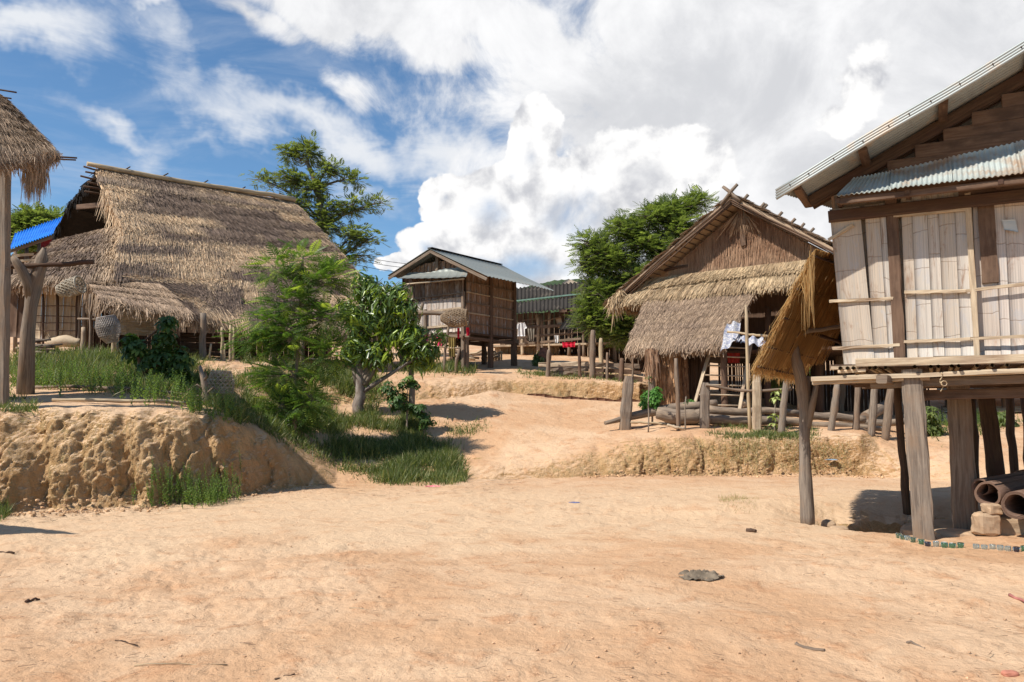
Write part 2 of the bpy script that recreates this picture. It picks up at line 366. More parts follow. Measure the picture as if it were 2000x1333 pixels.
def leafmat(name, dark, light, young=None, trans=.3, spec=.35, rough=.5):
    m, t, b = newmat(name); rnd = t.n('ShaderNodeNewGeometry').outputs['Random Per Island']
    uv = t.n('ShaderNodeUVMap').outputs[0]; s_ = t.n('ShaderNodeSeparateXYZ'); t.t.links.new(uv, s_.inputs[0])
    col = t.mix(t.ramp(rnd, 0, 1, 0, 1, False), dark, light)
    if young: col = t.mix(t.ramp(s_.outputs[0], .86, .93), col, young)
    setc(t, b, col); b.inputs['Roughness'].default_value = rough; b.inputs['Specular IOR Level'].default_value = spec
    tr = t.n('ShaderNodeBsdfTranslucent'); c2 = t.mix(1., col, (1.5, 1.6, .7), 'MULTIPLY'); t.t.links.new(c2, tr.inputs[0])
    mx = t.n('ShaderNodeMixShader'); mx.inputs[0].default_value = trans
    out = m.node_tree.nodes['Material Output']; t.t.links.new(b.outputs[0], mx.inputs[1]); t.t.links.new(tr.outputs[0], mx.inputs[2]); t.t.links.new(mx.outputs[0], out.inputs[0])
    return m
def plain(name, col, col2=None, scale=6., rough=.85, metal=0., bs=.3, coord='Object', vary=.0, trans=0.):
    if name in MC: return MC[name]
    m, t, b = newmat(name); oc = t.n('ShaderNodeTexCoord').outputs[coord]; n = t.noise(oc, scale, 5, .6, .3)
    c_ = t.mix(t.ramp(n, .35, .65), col, col2 or tuple(x*.6 for x in col))
    if vary:
        k = t.ramp(t.n('ShaderNodeNewGeometry').outputs['Random Per Island'], 0, 1, 1-vary, 1+vary, False); c_ = t.mix(1., c_, t.comb(k, k, k), 'MULTIPLY')
    setc(t, b, c_); b.inputs['Roughness'].default_value = rough; b.inputs['Metallic'].default_value = metal; bump(t, b, n, bs, .02)
    if trans: b.inputs['Transmission Weight'].default_value = trans
    MC[name] = m; return m
def bamboo(name, a, b_, st_=(.2, .1, .05), node=.45):   # flattened bamboo panels: fine splits, knots across, stains
    if name in MC: return MC[name]
    m, t, b = newmat(name); uv = t.n('ShaderNodeUVMap').outputs[0]
    mp = t.n('ShaderNodeMapping'); t.t.links.new(uv, mp.inputs[0]); mp.inputs['Scale'].default_value = (.35, 80, 1)
    n = t.noise(mp.outputs[0], .8, 3, .65); rnd = t.n('ShaderNodeNewGeometry').outputs['Random Per Island']
    s_ = t.n('ShaderNodeSeparateXYZ'); t.t.links.new(uv, s_.inputs[0])
    mp2 = t.n('ShaderNodeMapping'); t.t.links.new(uv, mp2.inputs[0]); mp2.inputs['Scale'].default_value = (.9, 3.5, 1)
    n2 = t.noise(mp2.outputs[0], 1.9, 6, .7, .8)
    col = t.mix(rnd, a, b_); col = t.mix(t.ramp(n, .42, .62, 0, .55), col, tuple(x*.55 for x in a))
    split = t.ramp(n, .37, .30); col = t.mix(t.m('MULTIPLY', split, .85), col, (.07, .045, .03)); col = t.mix(t.ramp(n2, .46, .38, 0, .5), col, (.40, .39, .39))
    ph = t.m('ADD', t.m('MULTIPLY', s_.outputs[0], 1/node), t.m('ADD', t.m('MULTIPLY', rnd, 9.), t.m('MULTIPLY', t.noise(uv, 5., 2), .25)))
    fr = t.m('FRACT', ph); kn = t.ramp(t.m('ABSOLUTE', t.m('SUBTRACT', fr, .5)), .018, .004)
    col = t.mix(t.m('MULTIPLY', kn, .5), col, (.16, .09, .05)); col = t.mix(t.ramp(n2, .54, .70, 0, .7), col, st_)
    setc(t, b, col); b.inputs['Roughness'].default_value = .75; bump(t, b, t.m('ADD', n, t.m('MULTIPLY', kn, -.4)), .5, .01); MC[name] = m; return m

def groundmat():
    m, t, b = newmat('dry_earth'); ge = t.n('ShaderNodeNewGeometry'); pos = ge.outputs['Position']; tn = t.n('ShaderNodeSeparateXYZ'); t.t.links.new(ge.outputs['True Normal'], tn.inputs[0])
    steep = t.ramp(tn.outputs[2], .9, .62)
    n1 = t.noise(pos, .42, 6, .62, .5); n2 = t.noise(pos, 2.6, 6, .65, .4); n3 = t.noise(pos, 14., 6, .7, .2); n4 = t.noise(pos, 60., 4, .7)
    mps = t.n('ShaderNodeMapping'); t.t.links.new(pos, mps.inputs[0]); mps.inputs['Scale'].default_value = (1, 2.6, 1)
    n5 = t.noise(mps.outputs[0], 5., 5, .6, 1.2)
    flat = t.mix(t.ramp(n1, .40, .62), (.53, .318, .178), (.60, .402, .248))
    flat = t.mix(t.ramp(n2, .50, .72, 0, .8), flat, (.49, .255, .13))
    flat = t.mix(t.ramp(n3, .55, .72, 0, .45), flat, (.43, .24, .13)); flat = t.mix(t.ramp(n5, .62, .74, 0, .4), flat, (.40, .255, .15))
    flat = t.mix(t.ramp(n3, .40, .28, 0, .45), flat, (.64, .47, .32))
    ck = t.ramp(t.m('ABSOLUTE', t.m('SUBTRACT', t.noise(pos, 3.3, 6, .65, 1.2), .5)), .016, .003); flat = t.mix(t.m('MULTIPLY', ck, t.ramp(n2, .48, .6, 0, .55)), flat, (.27, .14, .07))
    sp = t.n('ShaderNodeSeparateXYZ'); t.t.links.new(pos, sp.inputs[0]); yy = t.m('ADD', t.m('ADD', sp.outputs[1], t.m('MULTIPLY', sp.outputs[0], -.12)), t.m('MULTIPLY', t.m('SUBTRACT', n1, .5), 7.))
    pth = t.m('MULTIPLY', t.ramp(yy, 8.3, 10.2), t.ramp(yy, 16.5, 13.5)); flat = t.mix(t.m('MULTIPLY', pth, t.ramp(n2, .7, .45, .35, .85)), flat, (.61, .425, .265))
    mp = t.n('ShaderNodeMapping'); t.t.links.new(pos, mp.inputs[0]); mp.inputs['Scale'].default_value = (1, 1, .28)
    b1 = t.noise(mp.outputs[0], 3.4, 7, .68, .5); b2 = t.noise(mp.outputs[0], 9., 6, .7, .4)
    bank = t.mix(t.ramp(b1, .38, .60), (.45, .265, .115), (.60, .385, .195))
    bank = t.mix(t.ramp(b2, .50, .66, 0, .75), bank, (.34, .265, .13)); bank = t.mix(t.ramp(n1, .52, .60, 0, .6), bank, (.50, .27, .12))
    bank = t.mix(t.ramp(b2, .40, .30, 0, .6), bank, (.54, .41, .26))
    col = t.mix(steep, flat, bank); setc(t, b, col); b.inputs['Roughness'].default_value = .95; b.inputs['Specular IOR Level'].default_value = .1
    vo = t.n('ShaderNodeTexVoronoi'); vo.inputs['Scale'].default_value = 7.; vo.feature = 'SMOOTH_F1'; t.t.links.new(t.vm('ADD', pos, t.vm('MULTIPLY', t.noise(pos, 5., 3, out=1), (.25, .25, .25))), vo.inputs['Vector'])
    h = t.m('ADD', t.m('MULTIPLY', n3, .55), t.m('MULTIPLY', n4, .12)); h = t.m('ADD', h, t.m('MULTIPLY', n2, 1.3)); h = t.m('SUBTRACT', h, t.m('MULTIPLY', vo.outputs[0], .35))
    h = t.m('ADD', h, t.m('MULTIPLY', steep, t.m('MULTIPLY', b2, 2.)))
    bump(t, b, t.m('ADD', t.m('MULTIPLY', h, .8), t.m('MULTIPLY', steep, t.m('MULTIPLY', t.noise(pos, 22., 5, .7), 1.6))), .9, .055); return m
M_ground = groundmat()
W_grey = wood('weathered_wood', (.125, .088, .062), (.24, .18, .13), (.20, .13, .085))
W_pale = wood('pale_wood', (.36, .27, .18), (.52, .41, .28), (.30, .21, .14))
W_dark = wood('dark_wood', (.055, .032, .02), (.11, .065, .04), (.075, .04, .028))
W_red = wood('red_brown_wood', (.105, .06, .038), (.17, .105, .068), (.075, .045, .03))
W_post = wood('house_post_wood', (.13, .10, .078), (.27, .215, .165), (.24, .165, .11), vary=.15, bs=.9)
W_plank = wood('plank_wall_wood', (.15, .085, .05), (.26, .16, .10), (.40, .33, .28), vary=.4)
W_log = wood('firewood_bark', (.13, .095, .07), (.25, .19, .14), (.30, .22, .15), fine=14)
W_bam = wood('bamboo_pole', (.34, .25, .15), (.50, .38, .23), (.28, .20, .13), rough=.6)
B_near = bamboo('bamboo_wall_panels', (.54, .49, .43), (.43, .32, .215), (.23, .12, .065))
B_far = bamboo('bamboo_wall_far', (.42, .31, .20), (.50, .38, .25), (.25, .14, .08))
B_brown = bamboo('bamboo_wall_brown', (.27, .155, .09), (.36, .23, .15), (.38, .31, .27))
B_white = bamboo('bamboo_wall_white', (.56, .49, .43), (.46, .36, .28), (.26, .12, .06))
T_left = thatchmat('thatch_weathered', (.235, .165, .122), (.68, .49, .305), vary=.33)
T_right = thatchmat('thatch_brown', (.26, .18, .125), (.42, .295, .19))
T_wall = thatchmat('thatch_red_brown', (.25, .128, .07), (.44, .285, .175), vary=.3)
T_gold = thatchmat('thatch_golden', (.33, .225, .13), (.52, .38, .225), trans=.2)
T_under = thatchmat('thatch_underside', (.46, .27, .10), (.64, .43, .19), trans=.55, vary=.25)
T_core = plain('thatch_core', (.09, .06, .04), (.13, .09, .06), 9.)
T_corelt = plain('thatch_core_light', (.22, .155, .10), (.32, .23, .145), 12.)
def cmetal(name, col, rust, amt=.55, metal=.35, rough=.5):
    m, t, b = newmat(name); oc = t.n('ShaderNodeTexCoord').outputs['Object']; uv = t.n('ShaderNodeUVMap').outputs[0]
    n = t.noise(oc, 1.6, 6, .65, .4); n2 = t.noise(oc, 14., 4, .6)
    mp = t.n('ShaderNodeMapping'); t.t.links.new(uv, mp.inputs[0]); mp.inputs['Scale'].default_value = (1, 9, 1); n3 = t.noise(mp.outputs[0], 1., 4, .6)
    c_ = t.mix(t.ramp(n, amt-.08, amt+.1), col, rust); c_ = t.mix(t.ramp(n3, .45, .75, 0, .5), c_, tuple(x*.65 for x in col)); c_ = t.mix(t.ramp(n2, .6, .75, 0, .3), c_, rust)
    setc(t, b, c_); b.inputs['Metallic'].default_value = metal; b.inputs['Roughness'].default_value = rough; b.inputs['Specular IOR Level'].default_value = .25 if rough < .8 else 0.; return m
C_zinc = cmetal('zinc_sheet', (.33, .35, .34), (.44, .33, .23), .60, .25)
C_awn = cmetal('zinc_awning_sheet', (.46, .50, .47), (.40, .28, .19), .52, .2)
C_mid = cmetal('grey_green_zinc', (.25, .262, .238), (.33, .28, .22), .62, .3)
C_asb = cmetal('dark_fibre_cement', (.052, .046, .041), (.12, .10, .08), .60, 0., 1.)
C_blue = cmetal('blue_painted_sheet', (.02, .19, .66), (.03, .24, .72), .5, 0., .45)
P_green = plain('green_paint', (.20, .30, .23), (.15, .23, .18)); P_red = plain('red_painted_wall', (.30, .03, .03))
cloth_m = {}
def cloth(name, a, b_=None): return plain('cloth_'+name, a, b_ or tuple(x*.85 for x in a), 5., .95, bs=.1)

# ---------------------------------------------------------------- ground sheet
def build_ground():
    uf = np.linspace(-.80, .80, 820); g = .80*np.exp(np.linspace(0, 2.6, 16))[1:]
    U = np.concatenate([-g[::-1], uf, g]); D, Z = knots(U)
    rows = []
    def addrow(d, z, seg, t): rows.append((d, z, np.full(U.shape, seg), np.full(U.shape, t)))
    for d in np.linspace(-30, 2.4, 14): addrow(np.full(U.shape, d), 0*U, -1, 0)
    cnt = [250, 96, 36, 40, 50, 34, 14, 10]
    for k in range(len(KN)-1):
        n = cnt[k]
        for i in range(n):
            t = i/n
            if k == 0: d = 1/(1/D[0]*(1-t)+1/D[1]*t); rows.append((d, Z[0]+(Z[1]-Z[0])*(d-D[0])/(D[1]-D[0]), np.full(U.shape, 0), np.full(U.shape, t))); continue
            te = 1-(1-t)**1.5 if False else (t**1.6 if k in STEEP else t)
            if k == 7: te = t**3
            f = 1-(1-te)**2.2 if k in STEEP else te
            rows.append((D[k]+(D[k+1]-D[k])*te, Z[k]+(Z[k+1]-Z[k])*f, np.full(U.shape, k), np.full(U.shape, t)))
    addrow(D[-1], Z[-1], 9, 1.)
    d = np.array([r[0] for r in rows]); z = np.array([r[1] for r in rows]); sg = np.array([r[2] for r in rows]); tt = np.array([r[3] for r in rows])
    x = U[None]*np.maximum(d, 3.); z = z+extra(x, d)
    # clods and ruts
    near = np.clip(1-(d-9)/12, .35, 1)
    patch = np.clip(fbm(x*.45, d*.45, 0, 3, 31)*1.6+.45, 0, 1)
    z = z+near*patch*(.045*np.abs(fbm(x*2.6, d*2.6, 0, 4, 21, .6))-.012+.011*fbm(x*11, d*11, 0, 3, 22, .6))
    z = z+.018*fbm(x*2.1+3, d*2.1, 0, 5, 23, .55)
    # bank faces: gullies and crumbling pushed out of the face
    for k in STEEP:
        on = (sg == k); zz = np.array(Z[k+1])-np.array(Z[k]); hgt = np.clip(np.broadcast_to(zz, z.shape)/1.0, 0, 1.2)
        fr = 1-(1-tt)**2.2; win = (np.clip(tt*5, 0, 1)**.7*on+(sg == k+1)*np.clip(1-tt/.3, 0, 1)**1.5)*np.clip(np.broadcast_to(np.array(Z[k+1])-np.array(Z[k]), z.shape), 0, 1.2)*(1-.35*on*tt-.35*(sg == k+1))
        pxx = 1000+F*x/np.maximum(d, 3); wq = 28*fbm(x*1.2, z*1.3, 4, 3, 48)
        gul = np.clip(1-np.abs(fbm(x*1.9+.25*fbm(x*4, z*3, 1, 2, 47), z*.35, 1, 3, 41))*5.5, 0, 1)**1.5*.45
        if k == 1:
            for (c_, w_, a_) in ((72, 26, 1.25), (-150, 30, 1.), (252, 17, .7), (322, 16, .8), (415, 15, .9), (505, 14, .7), (545, 10, .5), (160, 9, .3), (1160, 12, .6), (1355, 14, .5), (1500, 12, .5)):
                gul = gul+a_*np.exp(-((pxx+wq-c_-(.8-z)*22)/w_)**2)
        r1 = np.abs(fbm(x*8.5, z*3.2, d*2, 4, 43, .6)); r2 = fbm(x*21, z*11, d*6, 3, 44, .7)
        dy = win*(.22*np.clip(gul, 0, 1.3)-.20*fbm(x*1.3, z*1.3, 0, 3, 42)-.13*(r1-.2)*(1-.3*(k == 1))-.085*r2)
        if k == 1: dy = dy*np.interp(pxx, [620, 700, 1080, 1220, 1650, 1720], [1, .25, .25, 1, 1, .2])
        d = d+dy; z = z+win*(.05*fbm(x*3.5, d*3.5, 0, 3, 45)-.07*np.clip(gul, 0, 1)+.05*fbm(x*9, d*9, z*9, 3, 49))
    crest = (sg == 2)*(tt < .4)*np.clip(1-tt/.4, 0, 1); z = z+crest*.05*fbm(x*2.6, d*2.6, 0, 4, 46)
    V = np.stack([x, d, z], -1).reshape(-1, 3); nr, nc = x.shape
    i, j = np.meshgrid(np.arange(nr-1), np.arange(nc-1), indexing='ij'); a = i*nc+j
    mb = MB(); mb.add(V, np.stack([a, a+1, a+nc+1, a+nc], -1).reshape(-1, 4), None, True)
    return tag(mb.build('ground', M_ground, org=(0, 0, 0)), kind='structure')
build_ground()
def hill():
    mb = MB(); a = np.linspace(-.9, .9, 420); r = np.linspace(0, 1, 40); A, Rr = np.meshgrid(a, r, indexing='ij')
    base = 9+46*np.exp(-((A-.075)/.17)**2)+14*np.exp(-((A+.7)/.25)**2)+10*np.exp(-((A-.6)/.2)**2)+3*fbm(A*9, 0*A, 0, 3, 51)
    d = 260+Rr*90; z = 2+base*np.sin(Rr*pi/2)+1.6*np.abs(fbm(A*130, Rr*30, 0, 3, 52))*np.clip(Rr*4, 0, 1)
    V = np.stack([A*d, d, z], -1).reshape(-1, 3); nc = 40; i, j = np.meshgrid(np.arange(419), np.arange(39), indexing='ij'); q = i*nc+j
    mb.add(V, np.stack([q, q+nc, q+nc+1, q+1], -1).reshape(-1, 4), None, False)
    m = plain('forest_hill', (.028, .048, .02), (.055, .08, .032), .16, 1., bs=.5); tag(mb.build('hill', m, org=(0, 0, 0)), kind='structure')
hill()

# ---------------------------------------------------------------- thatch
def thatch(mb, TL, TR, BR, BL, n, courses, L=.55, w_=.022, lift=.05, light=None, jag=.12, droop=.0, tilt=.35, out=1, seed=0, face=None):
    TL, TR, BR, BL = [np.asarray(c_, float) for c_ in (TL, TR, BR, BL)]
    u = rng.random(n); c_ = rng.integers(0, courses, n); hgt = (np.linalg.norm(BL-TL)+np.linalg.norm(BR-TR))/2
    wav = .25*vn(u*5+seed*3.3, c_*1.7, 0, 61)
    def S(u, v): return TL*((1-u)*(1-v))[:, None]+TR*(u*(1-v))[:, None]+BR*(u*v)[:, None]+BL*((1-u)*v)[:, None]
    vend = (c_+1+wav*(c_ < courses-1))/courses; rl = rng.random(n)
    tip = vend+jag*rng.normal(0, .5, n)/hgt*(.8)+.04/hgt; root = vend-(.15+rl*1.0)*np.minimum(L/hgt, 1.5/courses+.25)
    root = np.clip(root, -.01, None); ln = tip-root
    nrmv = nrm(np.cross(TR-TL+BR-BL, BL-TL+BR-TR)); nrmv = nrmv if (np.dot(nrmv, face) if face is not None else nrmv[2]*out) > 0 else -nrmv
    p0 = S(u, root); p1 = S(u, tip)
    side = nrm(TR-TL); sk = rng.normal(0, .06, n)
    fr = np.clip((vend-root)*courses, 0, 1)
    p0 = p0+nrmv*(lift*(.25+.5*(1-fr))*rng.random(n))[:, None]; p1 = p1+nrmv*(lift*(.6+.8*rng.random(n)))[:, None]+side*(sk)[:, None]
    last = (c_ == courses-1); p1[:, 2] -= np.where(last, droop*rng.random(n), 0)
    mid = (p0+p1)/2+nrmv*(.012*rng.random(n))[:, None]+side*(rng.normal(0, .012, n))[:, None]
    mid[:, 2] += np.where(last, droop*.3, 0)
    sd = side[None]+nrmv[None]*rng.normal(0, tilt, n)[:, None]; sd = sd*(w_*(.5+rng.random(n)))[:, None]/2
    V = np.stack([p0-sd*.8, p0+sd*.8, mid-sd, mid+sd, p1-sd*.35, p1+sd*.35], 1).reshape(-1, 3); b = (np.arange(n)*6)[:, None]
    Fq = np.concatenate([b+np.array([[0, 1, 3, 2]]), b+np.array([[2, 3, 5, 4]])]).reshape(-1, 4)
    if light is None: lt = .35+.3*vn(u*3+seed, c_*.9, 0, 62)
    else: lt = light(u, (c_+.5)/courses, c_, rl)
    lt = np.clip(lt, 0, 1)
    uvx = np.concatenate([lt, lt]); UV = np.zeros(Fq.shape+(2,)); UV[..., 0] = uvx[:, None]
    mb.add(V, Fq, UV); return mb
def slab(mb, TL, TR, BR, BL, th, out=1, nu=16, nv=10, wob=.03):
    TL, TR, BR, BL = [np.asarray(c_, float) for c_ in (TL, TR, BR, BL)]
    n = np.cross(TR-TL, BL-TL)
    if n[2]*out < 0: TL, TR, BR, BL = TR, TL, BL, BR
    sheet(mb, TL, TR, BR, BL, nu, nv, th, lambda U, V: wob*fbm(U*6, V*6, TL[0], 3, 71)); return mb
def ragged(mb, A, B, n, L0, L1, w_=.02, spread=.1, light=.5, outv=(0, 0, 0)):   # loose strands hanging from line A-B
    A = np.asarray(A, float); B = np.asarray(B, float); u = rng.random(n)[:, None]; p0 = A+(B-A)*u+rng.normal(0, .03, (n, 3))
    L = (L0+(L1-L0)*rng.random(n)**1.5); d = np.array([0, 0, -1.])+rng.normal(0, spread, (n, 3))+np.asarray(outv, float)
    p1 = p0+d*L[:, None]; s_ = nrm(B-A)*w_/2; s_ = s_[None]+rng.normal(0, w_*.2, (n, 3)); mid = (p0+p1)/2+rng.normal(0, .015, (n, 3))
    V = np.stack([p0-s_, p0+s_, mid-s_, mid+s_, p1-s_*.3, p1+s_*.3], 1).reshape(-1, 3); b = (np.arange(n)*6)[:, None]
    Fq = np.concatenate([b+np.array([[0, 1, 3, 2]]), b+np.array([[2, 3, 5, 4]])]); UV = np.zeros(Fq.shape+(2,)); UV[..., 0] = np.clip(light+rng.normal(0, .2, 2*n), 0, 1)[:, None]
    mb.add(V, Fq, UV); return mb
def bolts(n): return n
def corr(nw, amp): return lambda U, V: amp*np.cos(U*nw*2*pi)+.006*fbm(U*7, V*4, 3, 3, 81)
def strips(mb, fr, s0, s1, z0, z1, t, wmin, wmax, gap=.006, jz=.02, th=.012, lean=0.):
    s_ = s0
    while s_ < s1-.02:
        w_ = min(random.uniform(wmin, wmax), s1-s_); dt = random.uniform(-.003, .003); a0 = random.uniform(-jz, jz); a1 = random.uniform(-jz, jz)
        l0 = lean(s_) if callable(lean) else lean
        za, zb = (z1(s_) if callable(z1) else z1), (z1(s_+w_) if callable(z1) else z1)
        sheet(mb, fr.at(s_+gap, t+dt, z0+a0), fr.at(s_+w_-gap, t+dt+random.uniform(-.002, .002), z0+a0), fr.at(s_+w_-gap+l0, t+dt, zb+a1), fr.at(s_+gap+l0, t+dt, za+a1), 3, 8, th, lambda U, V: .001*np.cos((U-.5)*3)+.0025*vn(U*2, V*2, s_*9, 5))
        s_ += w_
    return mb

# ================================================================ RIGHT BAMBOO STILT HOUSE
RH = Fr(4.1, 10.2, .883, -.469)
def right_house():
    h = thing('bamboo_stilt_house', 'big near house on tall posts with whitish bamboo walls and zinc roof', 'house', RH.at(1.5, 1.5, 0))
    # roof: plane through the verge line and N
    tp = RH.hit(1519, 374, -.75); tq = RH.hit(2000, 88, -.75); s0 = np.dot(tp-RH.O, RH.E); s1 = np.dot(tq-RH.O, RH.E)
    k = (tq[2]-tp[2])/(s1-s0); zr = lambda s_: tp[2]+k*(s_-s0); sA = 3.6
    pn = nrm(np.cross(RH.N, np.array([*(RH.E[:2]), k])));  pn = pn if pn[2] > 0 else -pn
    back = hitp(tp, pn, 1618, 404); sb, tb = np.dot(back-RH.O, RH.E), np.dot(back-RH.O, RH.N)
    # extend the eave line further back keeping direction
    ext = 5.75/(tb+.75); te = 5.; se = s0+(sb-s0)*ext
    if ext > 2.2: te = -.75+(tb+.75)*2.2; se = s0+(sb-s0)*2.2
    mb = MB(); sheet(mb, RH.at(s0, -.75, zr(s0)), RH.at(sA, -.75, zr(sA)), RH.at(sA, te, zr(sA)), RH.at(se, te, zr(se)), 10, 240, .008, lambda U, V: .016*np.cos(V*46*2*pi)*(1)+.01*vn(U*3, V*2, 0, 4)); mb.build('roof', C_zinc, h)
    mb = MB(); sheet(mb, RH.at(sA, -.75, zr(sA)), RH.at(2*sA-s0, -.75, zr(s0)), RH.at(2*sA-s0, te, zr(s0)), RH.at(sA, te, zr(sA)), 10, 240, .008, lambda U, V: .016*np.cos(V*46*2*pi)); mb.build('roof', C_zinc, h)
    # rolled verge sheet: three fine ribs along the edge
    mb = MB()
    for i in range(4):
        f = i*.033; pts = [RH.at(s_, -.77-.0*f, zr(s_)-.075+f+.01*sin(s_*3)) for s_ in np.linspace(s0-.02, sA, 14)]; tube(mb, pts, .021, 8)
    mb.build('roof_edge', C_zinc, h)
    mb = MB()
    for i in range(16):
        s_ = s0+.15+i*.27+.05*sin(i*5.); p = RH.at(s_, -.79, zr(s_)-.02); mb = MB(); tube(mb, [p+RH.N*.01, p-RH.N*.012], .008, 6); mb.build('nail', W_dark, h)
    # rafters and purlins (soffit)
    for t_, wv in ((.03, .09), (.16, .1)):
        mb = MB(); plank(mb, RH.at(s0+.28, t_, zr(s0+.28)-.13), RH.at(sA, t_, zr(sA)-.13), .07, .15, seg=8, jit=.004); mb.build('rafter', W_dark, h)
    for s_ in (s0+.22, s0+.98, s0+1.85, s0+2.75, s0+3.5):
        mb = MB(); plank(mb, RH.at(s_, -.66, zr(s_)-.07), RH.at(s_, (.35 if s_ < s0+.5 else te-.3), zr(s_)-.07), .10, .06); mb.build('purlin', W_red, h)
    # gable boards, each cut by the roof line
    for i, z in enumerate(np.arange(4.26, 6.3, .155)):
        sl_ = s0+(z+.27-zr(s0))/k+.02
        sl_ = max(sl_, .16)
        if sl_ > sA: break
        mb = MB(); plank(mb, RH.at(sl_, -.015-.006*(i % 2), z), RH.at(min(2*sA-sl_, 7), -.015-.006*(i % 2), z+random.uniform(.0, .02)), .03, .165, seg=8, jit=.004, ch=.06); mb.build('gable_board', W_red, h)
    # awning
    a0, za0 = RH.sz(1634, 383, -.55); a1, za1 = RH.sz(2000, 340, -.55); b0, zb0 = RH.sz(1693, 345, -.06); b1, zb1 = RH.sz(2000, 277, -.06)
    e = 3.4; f0 = lambda s_: za0+(za1-za0)*(s_-a0)/(a1-a0); f1 = lambda s_: zb0+(zb1-zb0)*(s_-b0)/(b1-b0)
    for i, (q0, q1) in enumerate(((a0, a0+.62), (a0+.60, a0+1.25), (a0+1.23, a0+1.95), (a0+1.93, a0+2.7), (a0+2.68, a0+3.5))):
        mb = MB(); q0b = max(q0, b0)+.0 if i == 0 else q0; dz = .006*i
        sheet(mb, RH.at(q0, -.55-.03*(i % 2), f0(q0)+dz), RH.at(q1, -.55-.03*(i % 2), f0(q1)+dz), RH.at(q1, -.06, f1(q1)+dz), RH.at(q0b if i else b0-.15, -.06, f1(q0b if i else b0)+dz), 110, 5, .004, corr(round((q1-q0)/.055), .009)); mb.build('awning_sheet', C_awn, h)
    mb = MB(); plank(mb, RH.at(a0+.03, -.48, f0(a0)-.06), RH.at(a0+3.4, -.48, f0(a0+3.4)-.06), .05, .07, seg=6); mb.build('awning_batten', W_red, h)
    mb = MB(); plank(mb, RH.at(.02, -.05, f0(.1)-.14), RH.at(6.9, -.05, f0(2.2)-.1), .07, .15, seg=8); mb.build('top_beam', W_dark, h)
    for s_ in (.18, .95, 1.9, 2.9):
        mb = MB(); plank(mb, RH.at(s_, -.02, f0(s_)-.0), RH.at(s_, -.52, f0(s_)-.05), .05, .06, seg=1); mb.build('bracket', W_dark, h)
    zf = RH.sz(1720, 703)[1]; zt = RH.sz(1680, 402)[1]+.1
    sx = lambda px, py=560: RH.sz(px, py)[0]
    # wall panels
    pc = sx(1738); pd = sx(1766); fe = sx(1898)
    mb = MB(); aL = sx(1648, 700); strips(mb, RH, aL, sx(1704), zf-.06, zt-.12, -.03, .5, .6, .002, .01, lean=sx(1620, 405)-aL)
    o = mb.build('wall', B_near, h)
    mb = MB(); strips(mb, RH, sx(1702), pc+.03, zf, zt-.1, -.015, .12, .2, .002, .01, lean=-.05); mb.build('wall', B_near, h)
    mb = MB(); strips(mb, RH, pd, fe, zf+.02, zt+.02, -.015, .10, .24, .0015, .008); mb.build('wall', B_near, h)
    mb = MB(); strips(mb, RH, sx(1907), 3.2, zf+.02, zt-.14, .03, .10, .24, .0015, .008); mb.build('wall', B_white, h)
    mb = MB(); strips(mb, RH, 3.22, 7.0, zf+.02, zt, -.01, .1, .24, .0015)
    sheet(mb, RH.at(.13, .07, zf), RH.at(7, .07, zf), RH.at(7, .07, zt+.25), RH.at(.04, .07, zt+.25), 4, 4, .02); mb.build('wall', B_near, h)
    mb = MB(); plank(mb, RH.at(sx(1935), .015, zf+.88), RH.at(sx(1933), .015, zt-.15), .17, .03, up=RH.N, seg=6); mb.build('wall_board', W_red, h)
    mb = MB(); plank(mb, RH.at(fe-.1, -.03, zt-.05), RH.at(3.3, -.03, zt-.02), .05, .15, seg=6); mb.build('window_header', W_red, h)
    mb = MB(); plank(mb, RH.at(fe-.0, -.035, zt-.2), RH.at(3.3, -.035, zt-.15), .05, .025, seg=6); mb.build('window_header', W_pale, h)
    mb = MB(); plank(mb, RH.at(fe+.02, -.04, zf), RH.at(fe, -.04, zt-.1), .06, .05, up=RH.N, seg=6); mb.build('window_frame', W_pale, h)
    mb = MB(); plank(mb, RH.at((pc+pd)/2, -.01, zf-.02), RH.at((pc+pd)/2-.03, -.01, zt+.12), .13, .1, up=RH.N, seg=8); mb.build('wall_post', W_red, h)
    mb = MB(); plank(mb, RH.at(.22, .12, zf-.3), RH.at(.14, .12, zt+.2), .07, .1, up=RH.N, seg=6); mb.build('wall_post', W_dark, h)
    # battens, split bamboo
    for (xa, ya, xb, yb) in ((1618, 469, 1666, 440), (1620, 589, 1745, 583), (1626, 681, 1757, 674), (1766, 571, 1886, 569), (1884, 569, 2004, 555), (1766, 668, 1895, 662), (1895, 662, 2004, 657), (1745, 422, 1893, 408)):
        a, za = RH.sz(xa, ya, -.06); b_, zb = RH.sz(xb, yb, -.06)
        if xb > 2000: zb += (zb-za)/(b_-a)*1.5; b_ += 1.5
        mb = MB(); plank(mb, RH.at(a, -.055, za), RH.at(b_, -.055, zb), .022, .036, seg=6, jit=.003); mb.build('batten', W_pale, h)
    # white splash on dark board of the small panel, hinges left out; torn paper on the wall
    a, za = RH.sz(1972, 440, .0); mb = MB(); sheet(mb, RH.at(a-.06, -.012, za-.05), RH.at(a+.08, -.03, za-.1), RH.at(a+.06, -.012, za+.06), RH.at(a-.08, -.012, za+.07), 6, 6, .002, lambda U, V: .01*fbm(U*3, V*3, 0, 2, 5)); mb.build('paper_scrap', cloth('paper', (.5, .52, .5)), h)
    # inner walls so that the inside stays dark
    mb = MB(); sheet(mb, RH.at(.16, .05, zf), RH.at(.16, 4.8, zf), RH.at(.08, 4.8, zt+.2), RH.at(.08, .05, zt+.2), 4, 4, .03); mb.build('wall', B_brown, h)
